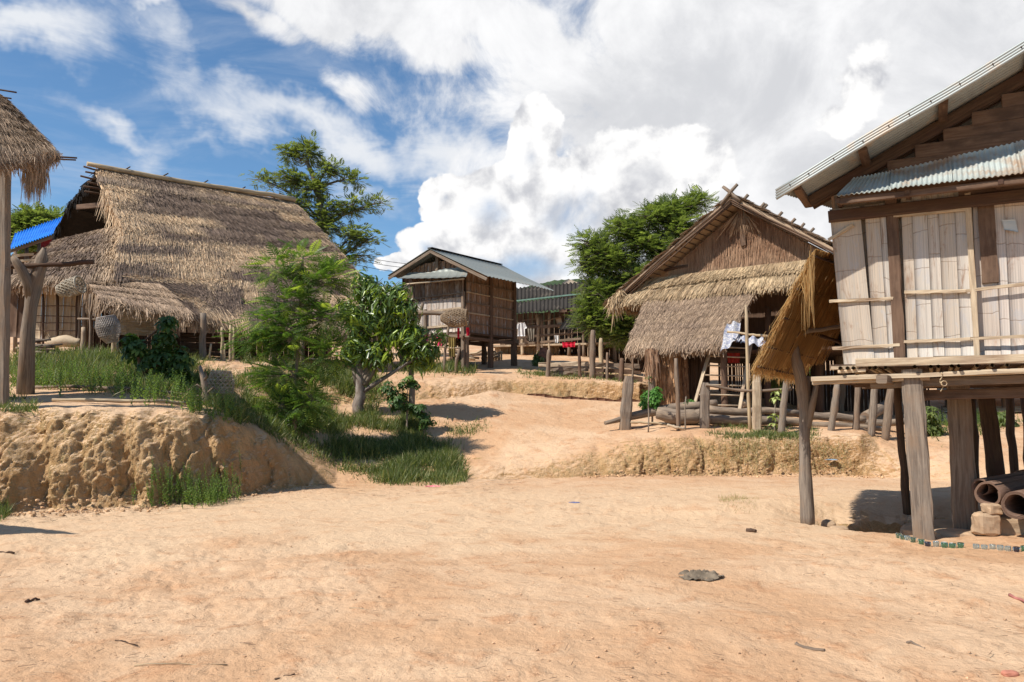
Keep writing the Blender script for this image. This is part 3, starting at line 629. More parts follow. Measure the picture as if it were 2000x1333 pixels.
    mb = MB(); sheet(mb, RH.at(.0, 4.8, zf), RH.at(7, 4.8, zf), RH.at(7, 4.8, zt+.2), RH.at(.0, 4.8, zt+.2), 4, 4, .03); mb.build('wall', B_brown, h)
    # floor
    mb = MB(); sheet(mb, RH.at(-.02, -.03, zf-.05), RH.at(7, -.03, zf-.05), RH.at(7, 4.9, zf-.05), RH.at(-.02, 4.9, zf-.05), 6, 6, .04, lambda U, V: 0*U, False); mb.build('floor', W_dark, h)
    q, zq = RH.sz(1672, 709, -.14); q2, zq2 = RH.sz(2000, 694, -.14)
    mb = MB(); plank(mb, RH.at(q, -.14, zq), RH.at(7, -.14, zq2+.01), .07, .095, seg=12, jit=.005); mb.build('sill_beam', W_pale, h)
    for i, s_ in enumerate((.12, .2, .27, .45, .52, .63, .95, 1.12, 1.2, 1.34, 1.41, 1.6, 1.75, 1.9, 2.1, 2.25, 2.5)):
        mb = MB(); c0 = RH.at(s_, -.16-random.uniform(0, .09), zf-.105); c1 = RH.at(s_, 4.7, zf-.105); tube(mb, np.linspace(c0, c1, 4), .024, 8, cap=False); tube(mb, np.linspace(c0, c1, 4), .015, 8, cap=False); mb.build('joist', W_bam, h)
    mb = MB()
    for i, s_ in enumerate((.02, .1)):
        plank(mb, RH.at(s_-.02, -.12, zf-.10-.045*i), RH.at(s_+.3, -.1, zf-.09-.045*i), .06, .04, seg=2)
    mb.build('floor_block', W_pale, h)
    for (xa, ya, xb, yb, t_, hh, mm) in ((1585, 741, 2010, 711, -.12, .055, W_pale), (1588, 748, 1815, 739, -.06, .05, W_pale), (1700, 750, 2010, 728, .05, .11, W_grey), (1790, 772, 2010, 757, .3, .13, W_red)):
        a, za = RH.sz(xa, ya, t_); b_, zb = RH.sz(xb, yb, t_)
        if xb > 2000: b_ += 4; zb += .02
        mb = MB(); plank(mb, RH.at(a, t_, za), RH.at(b_, t_, zb), .09, hh, seg=10, jit=.005); mb.build('floor_beam', mm, h)
    c0 = RH.sz(1722, 741, -.35); mb = MB(); plank(mb, RH.at(c0[0], -.35, c0[1]), RH.at(c0[0]+.33, 1.5, c0[1]-.04), .12, .1, up=(0, 0, 1), seg=4); mb.build('cross_beam', W_grey, h)
    for t_ in (1.5, 3.0, 4.6):
        mb = MB(); plank(mb, RH.at(0, t_, zf-.22), RH.at(7, t_, zf-.22), .1, .13, seg=4); mb.build('floor_beam', W_red, h)
    # posts
    def post(pt, pb, d0, w1, w2, mm=W_post, rect=True, dt=None):
        top = P(pt[0], pt[1], dt or d0); bot = P(pb[0], pb[1], d0); bot[2] = min(bot[2], float(G(bot[0], bot[1])))-.12
        mb = MB()
        if rect: plank(mb, bot, top, w1, w2, up=RH.N, seg=8, jit=.006, taper=.88)
        else: pole(mb, bot, top, w1/2, w2/2, 8, .012, 10, .003)
        return mb.build('post', mm, h)
    post((1780, 722), (1806, 1048), 9.75, .245, .19, W_post)
    post((1870, 735), (1888, 1030), 10.35, .30, .24, W_grey)
    post((1752, 745), (1772, 985), 12.6, .13, .1, W_dark, False)
    post((1898, 770), (1905, 938), 13.6, .15, .13, W_dark, False)
    post((1925, 765), (1952, 932), 12.6, .26, .2, W_dark)
    post((1972, 770), (1983, 925), 14.2, .16, .13, W_dark, False)
    post((1998, 770), (2010, 915), 14.6, .14, .12, W_dark, False)
    post((2060, 740), (2090, 1060), 9.3, .24, .17, W_post); post((2150, 760), (2190, 1000), 11.5, .2, .2, W_dark)
    # twisted cord hanging from the beam
    mb = MB(); a = RH.hit(1838, 728, -.2); pts = [a+np.array([.02*sin(i*1.3), 0, -.028*i]) for i in range(9)]; tube(mb, pts, .007, 5)
    th_ = np.linspace(0, 2*pi, 12); tube(mb, [a+np.array([.03+.035*cos(q_), 0, -.13+.03*sin(q_)]) for q_ in th_], .006, 5)
    tag(mb.build('cord', W_bam), 'knotted cord dangling from the floor beam of the near house', 'cord')
right_house()

# ---------------------------------------------------------------- thatched lean-to beside it
def lean_to():
    top0 = RH.hit(1592, 489, .0); s_t = np.dot(top0-RH.O, RH.E); zt = top0[2]; ev = RH.hit(1478, 716, .0); s_e = np.dot(ev-RH.O, RH.E); ze = ev[2]; D = 4.2
    h = thing('thatched_lean_to', 'steep golden thatch lean-to roof seen from below beside near house', 'lean-to', RH.at(-.6, 1.4, 0))
    A, B, C_, D_ = RH.at(s_t, 0, zt), P(1705, 522, 12.8), RH.at(s_e, D, ze), RH.at(s_e, 0, ze)
    ug = nrm(np.cross(B-A, D_-A)); ug = ug if ug[2] < 0 else -ug
    mb = MB(); ns = 150
    for i in range(ns):
        for (f0_, f1_) in ((0, .36), (.34, .68), (.66, 1.02)):
            u0 = (i-.1)/ns; u1 = (i+1.1)/ns; zz = ug*random.uniform(-.012, .012); j0, j1 = random.gauss(0, .006), random.gauss(0, .01); q = lambda u, v: A+(B-A)*u+(D_-A)*v+zz
            e_ = f1_+random.uniform(0, .03); mb.add([q(u0+j0, f0_), q(u1+j0, f0_), q(u1+j1, e_), q(u0+j1, e_)], [(0, 1, 2, 3)], np.full((1, 4, 2), .5))
    thatch(mb, A, B, C_, D_, 2500, 6, .7, .03, .04, lambda u, v, c_, r: .5+.3*vn(u*9, v*3, 0, 8), droop=.08, tilt=.15)
    thatch(mb, A, B, C_, D_, 2500, 5, .8, .016, .02, lambda u, v, c_, r: .5+.5*vn(u*16, v*2, 0, 9), jag=.08, droop=.06, tilt=.08, face=ug)
    ragged(mb, D_, C_, 900, .04, .16, .016, .25, .5)
    ragged(mb, A+(D_-A)*.05, D_, 200, .08, .3, .014, .06, .7, tuple(nrm(D_-A)*1.3+(0, 0, 1)))
    ragged(mb, RH.hit(1588, 492, -.04), RH.hit(1572, 540, -.04), 46, .35, .85, .016, .05, .85, tuple(nrm(D_-A)*.12))
    mb.build('thatch', T_under, h)
    for f in (.02, .3, .55, .8, .97):
        q0 = A+(D_-A)*f-np.array([0, 0, .05]); q1 = B+(C_-B)*f-np.array([0, 0, .05]); mb = MB(); pole(mb, q0-RH.N*.03, q1, .016, .014, 6, .008, 6); mb.build('batten', W_dark, h)
    for t_ in (.45, 1.3, 2.3, 3.3):
        q0 = A+RH.N*t_-np.array([.03, 0, .1]); q1 = D_+RH.N*t_-np.array([.03, 0, .1]); mb = MB(); pole(mb, q0, q1, .028, .024, 6, .01, 7); mb.build('rafter', W_grey, h)
    # pole resting in the fork, running to the house
    mb = MB(); pole(mb, P(1552, 655, 11.65), P(1660, 637, 11.4), .035, .03, 6, .012, 8); mb.build('cross_pole', W_grey, h)
    mb = MB(); pole(mb, P(1560, 645, 11.9), P(1660, 675, 12.9), .03, .03, 6, .012, 8); mb.build('cross_pole', W_dark, h)
    # forked support post
    b = P(1577, 1003, 11.6); b[2] = float(G(b[0], b[1]))-.1
    pts = [b, P(1572, 900, 11.62), P(1571, 800, 11.65), P(1563, 735, 11.66), P(1553, 695, 11.66), P(1552, 672, 11.66)]
    mb = MB(); tt = np.linspace(0, 1, 22); ii = tt*(len(pts)-1); pa = np.array(pts); pp = np.array([pa[min(int(q), 4)]*(1-(q-min(int(q), 4)))+pa[min(int(q), 4)+1]*(q-min(int(q), 4)) for q in ii])
    rr = np.interp(tt, [0, .3, .55, .75, .9, 1], [.10, .078, .085, .078, .062, .045])*(1+rng.normal(0, .03, 22)); tube(mb, pp, rr, 12, .004); mb.build('post', W_post, h)
    mb = MB(); tube(mb, [P(1577, 835, 11.62), P(1586, 790, 11.6), P(1594, 755, 11.6), P(1598, 738, 11.6)], [.055, .048, .036, .026], 9, .003); mb.build('branch_stub', W_post, h)
    mb = MB(); tube(mb, [P(1578, 830, 11.7), P(1577, 790, 11.7), P(1577, 762, 11.7), P(1578, 735, 11.7)], [.05, .042, .04, .035], 9, .003); mb.build('branch_stub', W_post, h)
    mb = MB(); tube(mb, [P(1558, 585, 11.2), P(1557, 630, 11.4), P(1557, 676, 11.6)], .006, 5); mb.build('tie_cord', W_bam, h)
lean_to()

# ================================================================ THATCHED HOUSE RIGHT OF CENTRE
TH = Fr(6.36, 23., .776, -.63)
def thatch_house():
    h = thing('thatched_gable_house', 'thatched house with brown gable, golden fringe and crossed ridge sticks', 'house', TH.at(0, 2.5, 1.35))
    ap = TH.hit(1428, 383, 0); z0 = ap[2]; sa = np.dot(ap-TH.O, TH.E); el_ = TH.hit(1188, 592, 0); sl_ = np.dot(el_-TH.O, TH.E); ze = el_[2]; k = (z0-ze)/(sa-sl_)
    D = 7.; sr = 2*sa-sl_
    A, B = TH.at(sa, 0, z0), TH.at(sa, D, z0); C_, D_ = TH.at(sl_, D, ze), TH.at(sl_, 0, ze); Cr, Dr = TH.at(sr, D, ze), TH.at(sr, 0, ze)
    for (a, b, c_, d_) in ((A, B, C_, D_), (A, B, Cr, Dr)):
        mb = MB(); slab(mb, a, b, c_, d_, .12); thatch(mb, a, b, c_, d_, 12000, 9, .6, .03, .06, lambda u, v, c_, r: .35+.4*vn(u*4, v*9, 0, 18), droop=.1)
        thatch(mb, a-TH.N*.02, a+TH.N*.25, d_+TH.N*.25, d_-TH.N*.02, 2200, 9, .5, .025, .09, lambda u, v, c_, r: .5+0*u, jag=.25); mb.build('roof_slope', T_right, h)
        mb = MB()
        for i in range(3):
            pole(mb, a+np.array([0, 0, -.1-.06*i])-TH.N*(.02-.04*i), d_+np.array([0, 0, -.1-.06*i])-TH.N*(.02-.04*i)+TH.E*.05, .025, .02, 8, .015, 6)
        mb.build('verge_pole', W_red, h)
    # underside boards of the left slope verge
    mb = MB()
    for i in range(24):
        f = i/24+.02; q0 = A+(D_-A)*f-np.array([0, 0, .16]); q1 = q0+TH.N*.75; plank(mb, q0, q1, .02, .02, seg=2)
    mb.build('soffit_batten', W_red, h)
    mb = MB(); ragged(mb, TH.at(sl_+.1, -.05, ze+.05), TH.at(sl_+.55, -.05, ze+.35), 420, .15, .55, .025, .3, .7); ragged(mb, D_, D_+TH.N*2, 700, .1, .3, .025, .3, .4); mb.build('eave_fringe', T_gold, h)
    # crossed sticks on the ridge
    for i, t_ in enumerate((-.05, .0, .9, 2.2, 2.4, 3.7, 4.9, 5.8, 6.8)):
        q = TH.at(sa, t_, z0); l = .3 if i < 2 else .2
        for sg_ in ((-1, 1) if i < 1 else (1,) if i != 1 else (-1,)):
            mb = MB(); pole(mb, q+TH.E*sg_*-.3+np.array([0, 0, -.22]), q+TH.E*sg_*l*.75+np.array([0, 0, l]), .055, .05, 3, .008, 6); mb.build('ridge_stick', W_grey, h)
    mb = MB(); pole(mb, TH.at(sa, -.15, z0+.06), TH.at(sa, D, z0+.06), .04, .04, 6, .01, 6); mb.build('ridge_pole', W_grey, h)
    # gable wall of vertical thatch
    tg = .75; zb = TH.hit(1330, 535, tg)[2]
    apx = TH.at(sa, tg, z0-.25); lb = sa-(z0-.25-zb)/k; rb = sa+(z0-.25-zb)/k
    mb = MB(); zl = lambda s_: z0-.22-k*abs(s_-sa); fc = -TH.N; hh = zl(sa)-zb
    sheet(mb, TH.at(lb, tg, zb), TH.at(sa, tg, zb), TH.at(sa, tg, zl(sa)), TH.at(lb+.01, tg, zb+.02), 3, 3, .06); sheet(mb, TH.at(sa, tg, zb), TH.at(rb, tg, zb), TH.at(rb-.01, tg, zb+.02), TH.at(sa, tg, zl(sa)), 3, 3, .06)
    for c_ in range(7):
        n_ = 6000; zt_ = zb+hh*(1-c_/7.)+.1; ss = rng.uniform(lb, rb, n_); zz = zt_-rng.random(n_)*hh/7; ok = zz < np.array([zl(q) for q in ss])-.04; ss, zz = ss[ok], zz[ok]; n_ = len(ss)
        p0 = TH.O+ss[:, None]*TH.E+(tg-.05-.05*rng.random(n_))[:, None]*TH.N; p0[:, 2] = zz; L_ = rng.uniform(.25, .6, n_); L_ = np.minimum(L_, zz-zb+.1)
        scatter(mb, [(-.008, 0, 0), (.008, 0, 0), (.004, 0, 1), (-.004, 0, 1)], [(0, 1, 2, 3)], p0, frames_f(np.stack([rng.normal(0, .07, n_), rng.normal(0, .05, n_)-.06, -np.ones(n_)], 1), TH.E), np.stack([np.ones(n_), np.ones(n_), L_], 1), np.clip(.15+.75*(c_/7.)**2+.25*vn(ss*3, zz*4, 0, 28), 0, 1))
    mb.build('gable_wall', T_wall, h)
    mb = MB(); pk = TH.at(sa+.05, .55, z0-.35)
    for i in range(60):
        a = rng.normal(0, .35); q = pk+TH.E*a*.12; pole(mb, q, q+TH.E*a*rng.uniform(.7, 1.3)+np.array([0, 0, -rng.uniform(.4, .85)])-TH.N*.12, .009, .006, 2, .02, 4)
    mb.build('gable_tuft', T_wall, h)
    mb = MB(); plank(mb, TH.at(sa+.1, .6, z0-1.4), TH.at(sa+.05, .55, z0-.3), .16, .1, up=TH.N); mb.build('king_post', W_red, h)
    mb = MB(); pole(mb, TH.at(lb+.1, tg-.1, zb+.15), TH.at(lb+.9, tg-.1, zb+.2), .05, .05, 4); mb.build('beam_end', W_dark, h)
    # golden apron
    def H(px, py, t): return TH.hit(px, py, t)
    a0, a1 = H(1250, 548, .5), H(1640, 500, .5); c0, c1 = H(1212, 590, .0), H(1640, 545, .0)
    mid0, mid1 = a0+(a1-a0)*.5, c0+(c1-c0)*.5
    mb = MB(); slab(mb, a0, a1, c1, c0, .07, 1, 30, 4); thatch(mb, a0, a1, c1, c0, 9000, 2, .4, .04, .08, lambda u, v, c_, r: .6+.5*vn(u*12, v*3, 0, 38), droop=.15, jag=.16); ragged(mb, c0, c1, 2200, .05, .22, .03, .3, .5); mb.build('apron', T_gold, h)
    # lower awning
    t0, t1 = H(1271, 566, .25), H(1486, 552, .25); m0, m1 = H(1226, 683, -1.15), H(1412, 673, -1.15)
    mb = MB(); slab(mb, t0, t1, m1, m0, .09, 1, 24, 12); thatch(mb, t0, t1, m1, m0, 22000, 10, .5, .028, .055, lambda u, v, c_, r: .4+.35*vn(u*5, v*6, 0, 48)+.1*r, droop=.14, jag=.16); ragged(mb, m0, m1, 1500, .05, .28, .028, .25, .6); ragged(mb, t1, m1, 350, .04, .2, .028, .3, .7); mb.build('awning', T_right, h)
    mb = MB(); pole(mb, m0+TH.N*.3+np.array([0, 0, .12]), m1+TH.N*.3+TH.E*.3+np.array([0, 0, .12]), .05, .045, 6); mb.build('awning_beam', W_grey, h)
    # body: floor, dark walls, posts
    zf = TH.hit(1350, 690, 1)[2]
    mb = MB(); sheet(mb, TH.at(-3.1, .75, zf), TH.at(4, .75, zf), TH.at(4, 6.5, zf), TH.at(-3.1, 6.5, zf), 4, 4, .08, None, False); mb.build('floor', W_dark, h)
    for (a, b) in (((-3.0, 1.6), (1.1, 1.6)), ((-3.0, 1.6), (-3.0, 6.4)), ((1.1, 1.6), (1.1, 6.4)), ((-3, 6.4), (4, 6.4)), ((4, 1.4), (4, 6.4))):
        mb = MB(); sheet(mb, TH.at(*a, zf-.1), TH.at(*b, zf-.1), TH.at(*b, zf+2.6), TH.at(*a, zf+2.6), 20, 2, .04, lambda U, V: .01*np.cos(U*90)); mb.build('wall', W_dark, h)
    mb = MB(); strips(mb, TH, -3, 4, 1.2, zf, 5.6, .08, .16, .012, .12); mb.build('stake_wall', W_dark, h)
    for (px, pt, pb, d, r_, mm) in ((1274, 690, 775, 23.2, .11, W_post), (1372, 690, 800, 24.5, .09, W_dark), (1414, 672, 795, 22.3, .09, W_red), (1500, 600, 795, 23.5, .1, W_dark), (1565, 600, 800, 23., .12, W_dark), (1600, 700, 795, 24., .13, W_dark), (1640, 700, 798, 25, .14, W_grey), (1590, 740, 795, 27., .12, W_dark), (1475, 690, 790, 27., .12, W_dark), (1345, 700, 790, 27.5, .12, W_dark), (1530, 700, 790, 27.5, .1, W_dark)):
        t_ = P(px, pt, d); b_ = gp(px, d, -.1); t_[2] = max(t_[2], zf); mb = MB(); pole(mb, b_, t_, r_*1.05, r_*.9, 6, .015, 9, .004); mb.build('post', mm, h)
    # bundle-clad corner store under the floor
    for i, (px, d, r_) in enumerate(((1307, 23.6, .36), (1325, 24.1, .30))):
        b_ = gp(px, d, -.05); mb = MB(); tt_ = np.linspace(0, 1, 6); pts = [b_+np.array([-.06*q, 0, (zf-b_[2]+.05)*q]) for q in tt_]; tube(mb, pts, r_*(1+.08*np.sin(tt_*3)), 20, .012)
        a_ = rng.random(3000)*2*pi; zz = rng.random(3000)
        p0 = b_+np.stack([r_*1.02*np.cos(a_)-.06*zz, r_*1.02*np.sin(a_), zz*(zf-b_[2])], 1); dd = np.stack([rng.normal(0, .06, 3000), rng.normal(0, .06, 3000), -np.ones(3000)], 1)
        scatter(mb, [(-.016, 0, 0), (.016, 0, 0), (.01, 0, .3), (-.01, 0, .3)], [(0, 1, 2, 3)], p0+np.stack([np.cos(a_), np.sin(a_), 0*a_], 1)*.015, frames(dd), np.ones(3000), np.clip(.5+rng.normal(0, .3, 3000), 0, 1)); mb.build('thatch_cladding', T_wall if i else T_gold2, h)
    mb = MB(); ragged(mb, P(1262, 685, 23.), P(1280, 685, 23.), 260, .3, .95, .03, .08, .5); mb.build('hanging_thatch', T_wall, h)
    mb = MB()
    for i in range(26):
        q = P(1338+i*1.9, 697, 25.3); g_ = gp(1338+i*1.9, 25.3); pole(mb, g_, q, .028, .025, 3, .01, 5)
    mb.build('stake_wall', W_red, h)
    return zf
T_gold2 = thatchmat('thatch_orange_brown', (.30, .16, .08), (.46, .27, .14))
zfTH = thatch_house()
def ladder():
    a, b = gp(1348, 21.9), gp(1441, 21.7); h = thing('ladder', 'wooden ladder leaning up to the thatched house beneath its awning', 'ladder', (a+b)/2)
    tA, tB = P(1392, 668, 23.2), P(1466, 672, 23.1)
    for q, r_ in ((a, tA), (b, tB)):
        mb = MB(); plank(mb, q, r_, .09, .06, seg=4); mb.build('rail', W_pale, h)
    for i in range(8):
        f = .06+i*.125; mb = MB(); pole(mb, a+(tA-a)*f, b+(tB-b)*f, .024, .022, 3, .006, 6); mb.build('rung', W_pale, h)
ladder()

# ================================================================ LEFT BIG THATCHED HOUSE
LH = Fr(-13.0, 25., .77, .638)
SOOT_SHADE = plain('soot_shade_thatch', (.006, .004, .003), (.012, .008, .006), 8.)  # sooty thatch, blackened beyond soot to stand in for shade in the gable
def left_house():
    h = thing('large_thatched_house', 'large low house with huge shaggy weathered thatch roof and bamboo ridge pole', 'house', (-9.5, 24.2, 2.75))
    A = P(192, 333, 25.); s_ = LH.E; zr = A[2]; ez = 3.75; run = 4.6; dz = zr-ez
    n = nrm(np.cross(LH.E, -LH.N*run+np.array([0, 0, -dz]))); n = n if n[2] > 0 else -n
    H = lambda px, py: hitp(A, n, px, py)
    lt = lambda sd: (lambda u, v, c_, r: np.clip(3.2*np.clip(vn(u*3.1+sd*3, c_*.93+sd, 0, 91)+.3*vn(u*13, c_*2., 0, 92)+(.12 if sd < 2 else -.05), 0, 1)*(1.25-.95*r), 0, 1))
    quads = [((188, 333), (570, 397), (652, 484), (236, 446), 6, 21000), ((236, 446), (652, 484), (706, 548), (226, 546), 6, 22000), ((228, 540), (470, 546), (470, 604), (310, 578), 4, 6500), ((310, 574), (470, 590), (488, 640), (352, 606), 3, 4800), ((470, 540), (706, 546), (800, 655), (486, 640), 4, 15000)]
    for i, (tl, tr, br, bl, c_, nn) in enumerate(quads):
        q = [H(*p_) for p_ in (tl, tr, br, bl)]; mb = MB(); slab(mb, *q, .16, 1, 20, 8, .05)
        thatch(mb, *q, int(nn*1.9), c_, .8, .019, .12, lt(i), jag=.3, droop=.25 if i in (3, 4) else .08, tilt=.28, seed=i)
        if i in (2, 3, 4): ragged(mb, q[3], q[2], 1500, .1, .4, .032, .25, .3)
        if i == 1: ragged(mb, q[3], q[3]+(q[2]-q[3])*.25, 900, .1, .45, .03, .3, .75)
        if i == 0:
            ragged(mb, H(199, 366), H(233, 440), 240, .2, .8, .026, .15, .85)
        mb.build('roof_thatch', T_left, h)
        if i < 2: mb = MB(); slab(mb, *[p_-n*.19 for p_ in q], .03, 1, 8, 4, .01); mb.build('roof_lining', SOOT_SHADE, h)  # dark slab added beneath the slope so the gable opening reads black
    # ridge cap and ridge bamboo
    R1 = H(572, 397); back = LH.N*.5
    mb = MB(); thatch(mb, A+np.array([0, 0, .06]), R1+np.array([0, 0, .06]), H(590, 420), H(196, 362), 9000, 1, .8, .03, .12, lambda u, v, c_, r: .15+.25*vn(u*18, 0*u, 0, 95), jag=.15); mb.build('ridge_cap', T_left, h)
    mb = MB(); pole(mb, A-LH.E*.35+np.array([0, 0, .12])-LH.N*.1, R1+LH.E*.05+np.array([0, 0, .12])-LH.N*.1, .075, .085, 14, .012, 10); o = mb.build('ridge_pole', W_bam, h)
    for i, f in enumerate((.12, .3, .5, .7, .9)):
        mb = MB(); q = A+(R1-A)*f+np.array([0, 0, .12])-LH.N*.1; pole(mb, q-np.array([.12, .05, .06]), q+np.array([.12, .04, .14]), .03, .02, 2, .01, 6); mb.build('ridge_peg', W_dark, h)
    for i in range(6):
        mb = MB(); q = A+np.array([-.05*i, .1*i-.2, -.05-.13*i]); pole(mb, q+LH.E*.5, q-LH.E*(.2+.25*random.random())+np.array([0, 0, .05]), .035, .03, 3, .02, 6); mb.build('purlin_end', W_dark, h)
    # back slope, its verge sweeping out to the left
    B1, B2 = P(133, 400, 26.6), P(88, 500, 28.2); far1 = R1+LH.N*5-np.array([0, 0, 5.0])
    mid = R1+LH.N*1.6-np.array([0, 0, 1.9])
    for (q0, q1, q2, q3) in ((A, R1, mid, B1), (B1, mid, far1, B2)):
        mb = MB(); slab(mb, q0, q1, q2, q3, .12); thatch(mb, q0, q1, q2, q3, 2500, 4, .7, .04, .08); ragged(mb, q0+(q3-q0)*.3, q3, 160, .15, .5, .03, .15, .8); mb.build('roof_thatch', SOOT_SHADE, h)  # near-black colour replaces the shade inside the gable opening
    mb = MB(); sheet(mb, LH.at(5.2, -3.6, 4.5), LH.at(5.2, 3.5, 4.5), LH.at(5.2, .4, 8.5), LH.at(5.2, -.4, 8.5), 8, 8, .05); mb.build('inner_gable', SOOT_SHADE, h)
    mb = MB(); plank(mb, P(150, 405, 25.6), P(205, 400, 25.2), .05, .16, seg=2); mb.build('gable_board', W_red, h)
    # left skirt
    Hh, Bb = H(238, 440), H(224, 546); K, L_ = P(112, 470, 26.6), P(12, 556, 23.7)
    mb = MB(); slab(mb, K, Hh, Bb, L_, .14, 1, 16, 10, .05); thatch(mb, K, Hh, Bb, L_, 20000, 9, .6, .032, .08, lambda u, v, c_, r: .12+.3*vn(u*3, c_*1.3, 0, 97)+.5*np.clip(u*4-3, 0, 1), jag=.2, droop=.15); ragged(mb, L_, Bb, 1600, .06, .3, .03, .25, .3)
    ragged(mb, Hh, Bb, 700, .1, .4, .03, .3, .7); mb.build('skirt_thatch', T_left, h)
    mb = MB(); K2 = P(30, 548, 26.); slab(mb, P(112, 475, 26.8), K, L_, P(-10, 560, 25), .12); mb.build('skirt_thatch', T_core, h)
    # small porch roof
    a, b, c_, d = P(166, 547, 22.6), P(312, 556, 22.3), P(374, 618, 20.9), P(196, 585, 21.3)
    mb = MB(); slab(mb, a, b, c_, d, .08, 1, 16, 6); thatch(mb, a, b, c_, d, 9000, 4, .6, .028, .06, lambda u, v, c_, r: .4+.35*vn(u*6, v*6, 0, 98), jag=.2, droop=.15); ragged(mb, d, c_, 900, .06, .35, .026, .25, .6); ragged(mb, a, d, 260, .25, .85, .03, .08, .65); mb.build('porch_roof', T_right, h)
    # walls
    WF = Fr(*P(60, 600, 24.)[:2], 1, .08); zb = 2.95
    def wall(x0, x1, yt, yb, t_, mat, wmin=.12, wmax=.4, nm='wall'):
        a0, zt_ = WF.sz(x0, yt, t_); a1, zb_ = WF.sz(x1, yb, t_); mb = MB(); strips(mb, WF, a0, a1, zb_, zt_, t_, wmin, wmax, .004); return mb.build(nm, mat, h)
    wall(66, 170, 560, 667, 0, B_far); wall(-30, 70, 560, 660, 1.2, W_red); wall(226, 345, 600, 655, -.6, B_far, .3, .6, 'woven_wall')
    wall(170, 300, 560, 690, 1.5, W_dark); wall(300, 640, 600, 700, 2.2, W_dark)
    mb = MB()
    for i in range(15):
        q0 = P(226, 608+i*3.2, 22.9); q1 = P(345, 611+i*3.2, 22.9); plank(mb, q0, q1, .012, .03, seg=10, jit=.006)
    mb.build('woven_wall', B_far, h)
    for (px, yt, d, r_, mm) in ((84, 575, 23.9, .04, W_dark), (112, 575, 23.9, .05, W_dark), (151, 578, 23.9, .04, W_dark), (166, 560, 23.5, .07, W_grey), (155, 570, 23.8, .05, W_grey), (220, 575, 21.8, .06, W_bam), (176, 575, 21.7, .035, W_grey), (397, 612, 22.3, .10, W_post), (434, 640, 22.8, .05, W_bam), (450, 635, 22.4, .045, W_bam), (470, 640, 24, .1, W_dark), (412, 672, 21.6, .03, W_bam), (440, 672, 22.2, .025, W_bam), (456, 640, 22.9, .03, W_bam), (228, 590, 22.2, .07, W_pale), (163, 640, 21.4, .06, W_pale), (530, 640, 23, .08, W_grey), (590, 640, 24, .08, W_grey)):
        t_ = P(px, yt, d); b_ = gp(px, d, -.1); mb = MB(); pole(mb, b_, t_, r_, r_*.85, 6, .012, 8, .002); mb.build('post', mm, h)
    for i, y in enumerate((598, 617, 630, 645)):
        mb = MB(); pole(mb, P(70, y, 23.85), P(170, y+2, 23.85), .014, .012, 5, .008, 5); mb.build('batten', W_dark, h)
    mb = MB(); pole(mb, P(152, 623, 21.8), P(232, 626, 21.6), .03, .03, 4); mb.build('rail', W_grey, h)
    # raised platform and packed earth base inside
    mb = MB(); sheet(mb, LH.at(-1, -3.4, 2.95), LH.at(8, -3.4, 3.1), LH.at(8, 3, 3.1), LH.at(-1, 3, 2.95), 6, 6, .5, None, False); mb.build('earth_base', M_ground, h)
    for i in range(5):
        mb = MB(); pole(mb, P(352, 690-i*9, 23.3), P(475, 694-i*9, 24.3), .07, .06, 5, .02, 7); mb.build('stored_log', W_dark, h)
left_house()

# ================================================================ FAR-LEFT HUT, forked post, blue roof house
def far_left_hut():
    h = thing('thatched_hut_corner', 'corner of thatched hut cut off by the left frame edge', 'hut', (-8.9, 13.6, 1.6))
    A, B = P(-190, 60, 15.5), P(10, 186, 13.4); C_, D_ = P(118, 300, 13.1), P(-60, 330, 12.0)
    A0 = P(-120, 100, 13.2)
    mb = MB(); slab(mb, A0, P(4, 190, 13.5), P(112, 300, 13.2), P(-40, 318, 12.2), .12); thatch(mb, A0, P(4, 190, 13.5), P(112, 300, 13.2), P(-40, 318, 12.2), 15000, 8, .5, .014, .06, lambda u, v, c_, r: .35+.25*vn(u*6, v*8, 0, 99)+.15*v, jag=.1, droop=.1)
    ragged(mb, P(-30, 316, 12.3), P(110, 302, 13.1), 1500, .05, .22, .012, .3, .6)
    ragged(mb, P(52, 318, 12.9), P(88, 312, 13.), 420, .3, .72, .01, .045, .35); mb.build('roof_thatch', T_right, h)
    q = [np.array(a) for a in ((-12, 10.5, 3.7), (-9.2, 9.4, 3.4), (-7.9, 8.85, 3.3), (-12, 7.9, 3.3))]; mb = MB(); slab(mb, *q, .1); thatch(mb, *q, 1500, 4, .5, .03, .05); mb.build('shadow_eave_thatch', T_right, h)  # unseen eave slab added outside the frame to cast a ground shadow
    mb = MB(); slab(mb, A0, P(4, 190, 13.5), P(60, 300, 17.), P(-140, 320, 16.), .1); mb.build('roof_thatch', T_core, h)
    for (a, b, r_) in (((60, 303), (150, 309), .016), ((50, 309), (148, 313), .014), ((-20, 172), (32, 181), .014), ((-15, 186), (22, 193), .012)):
        mb = MB(); pole(mb, P(*a, 13.1), P(*b, 13.1), r_, r_, 3, .004, 6); mb.build('pole_end', W_dark, h)
    mb = MB(); b_ = gp(4, 13.3, -.2); b_[2] = min(b_[2], P(4, 722, 13.3)[2]); plank(mb, b_, P(8, 318, 13.2), .19, .16, seg=10, jit=.006, taper=.92); mb.build('post', W_post, h)
    mb = MB(); pole(mb, P(-60, 528, 13.4), P(14, 525, 13.2), .04, .035, 3); mb.build('beam', W_grey, h)
    mb = MB(); plank(mb, P(-80, 335, 13.4), P(24, 325, 13.2), .08, .12, seg=3); mb.build('beam', W_dark, h)
    mb = MB(); sheet(mb, P(-130, 720, 14.5), P(-6, 720, 14.), P(-6, 330, 14.), P(-130, 330, 14.5), 6, 4, .05); mb.build('wall', B_brown, h)
far_left_hut()
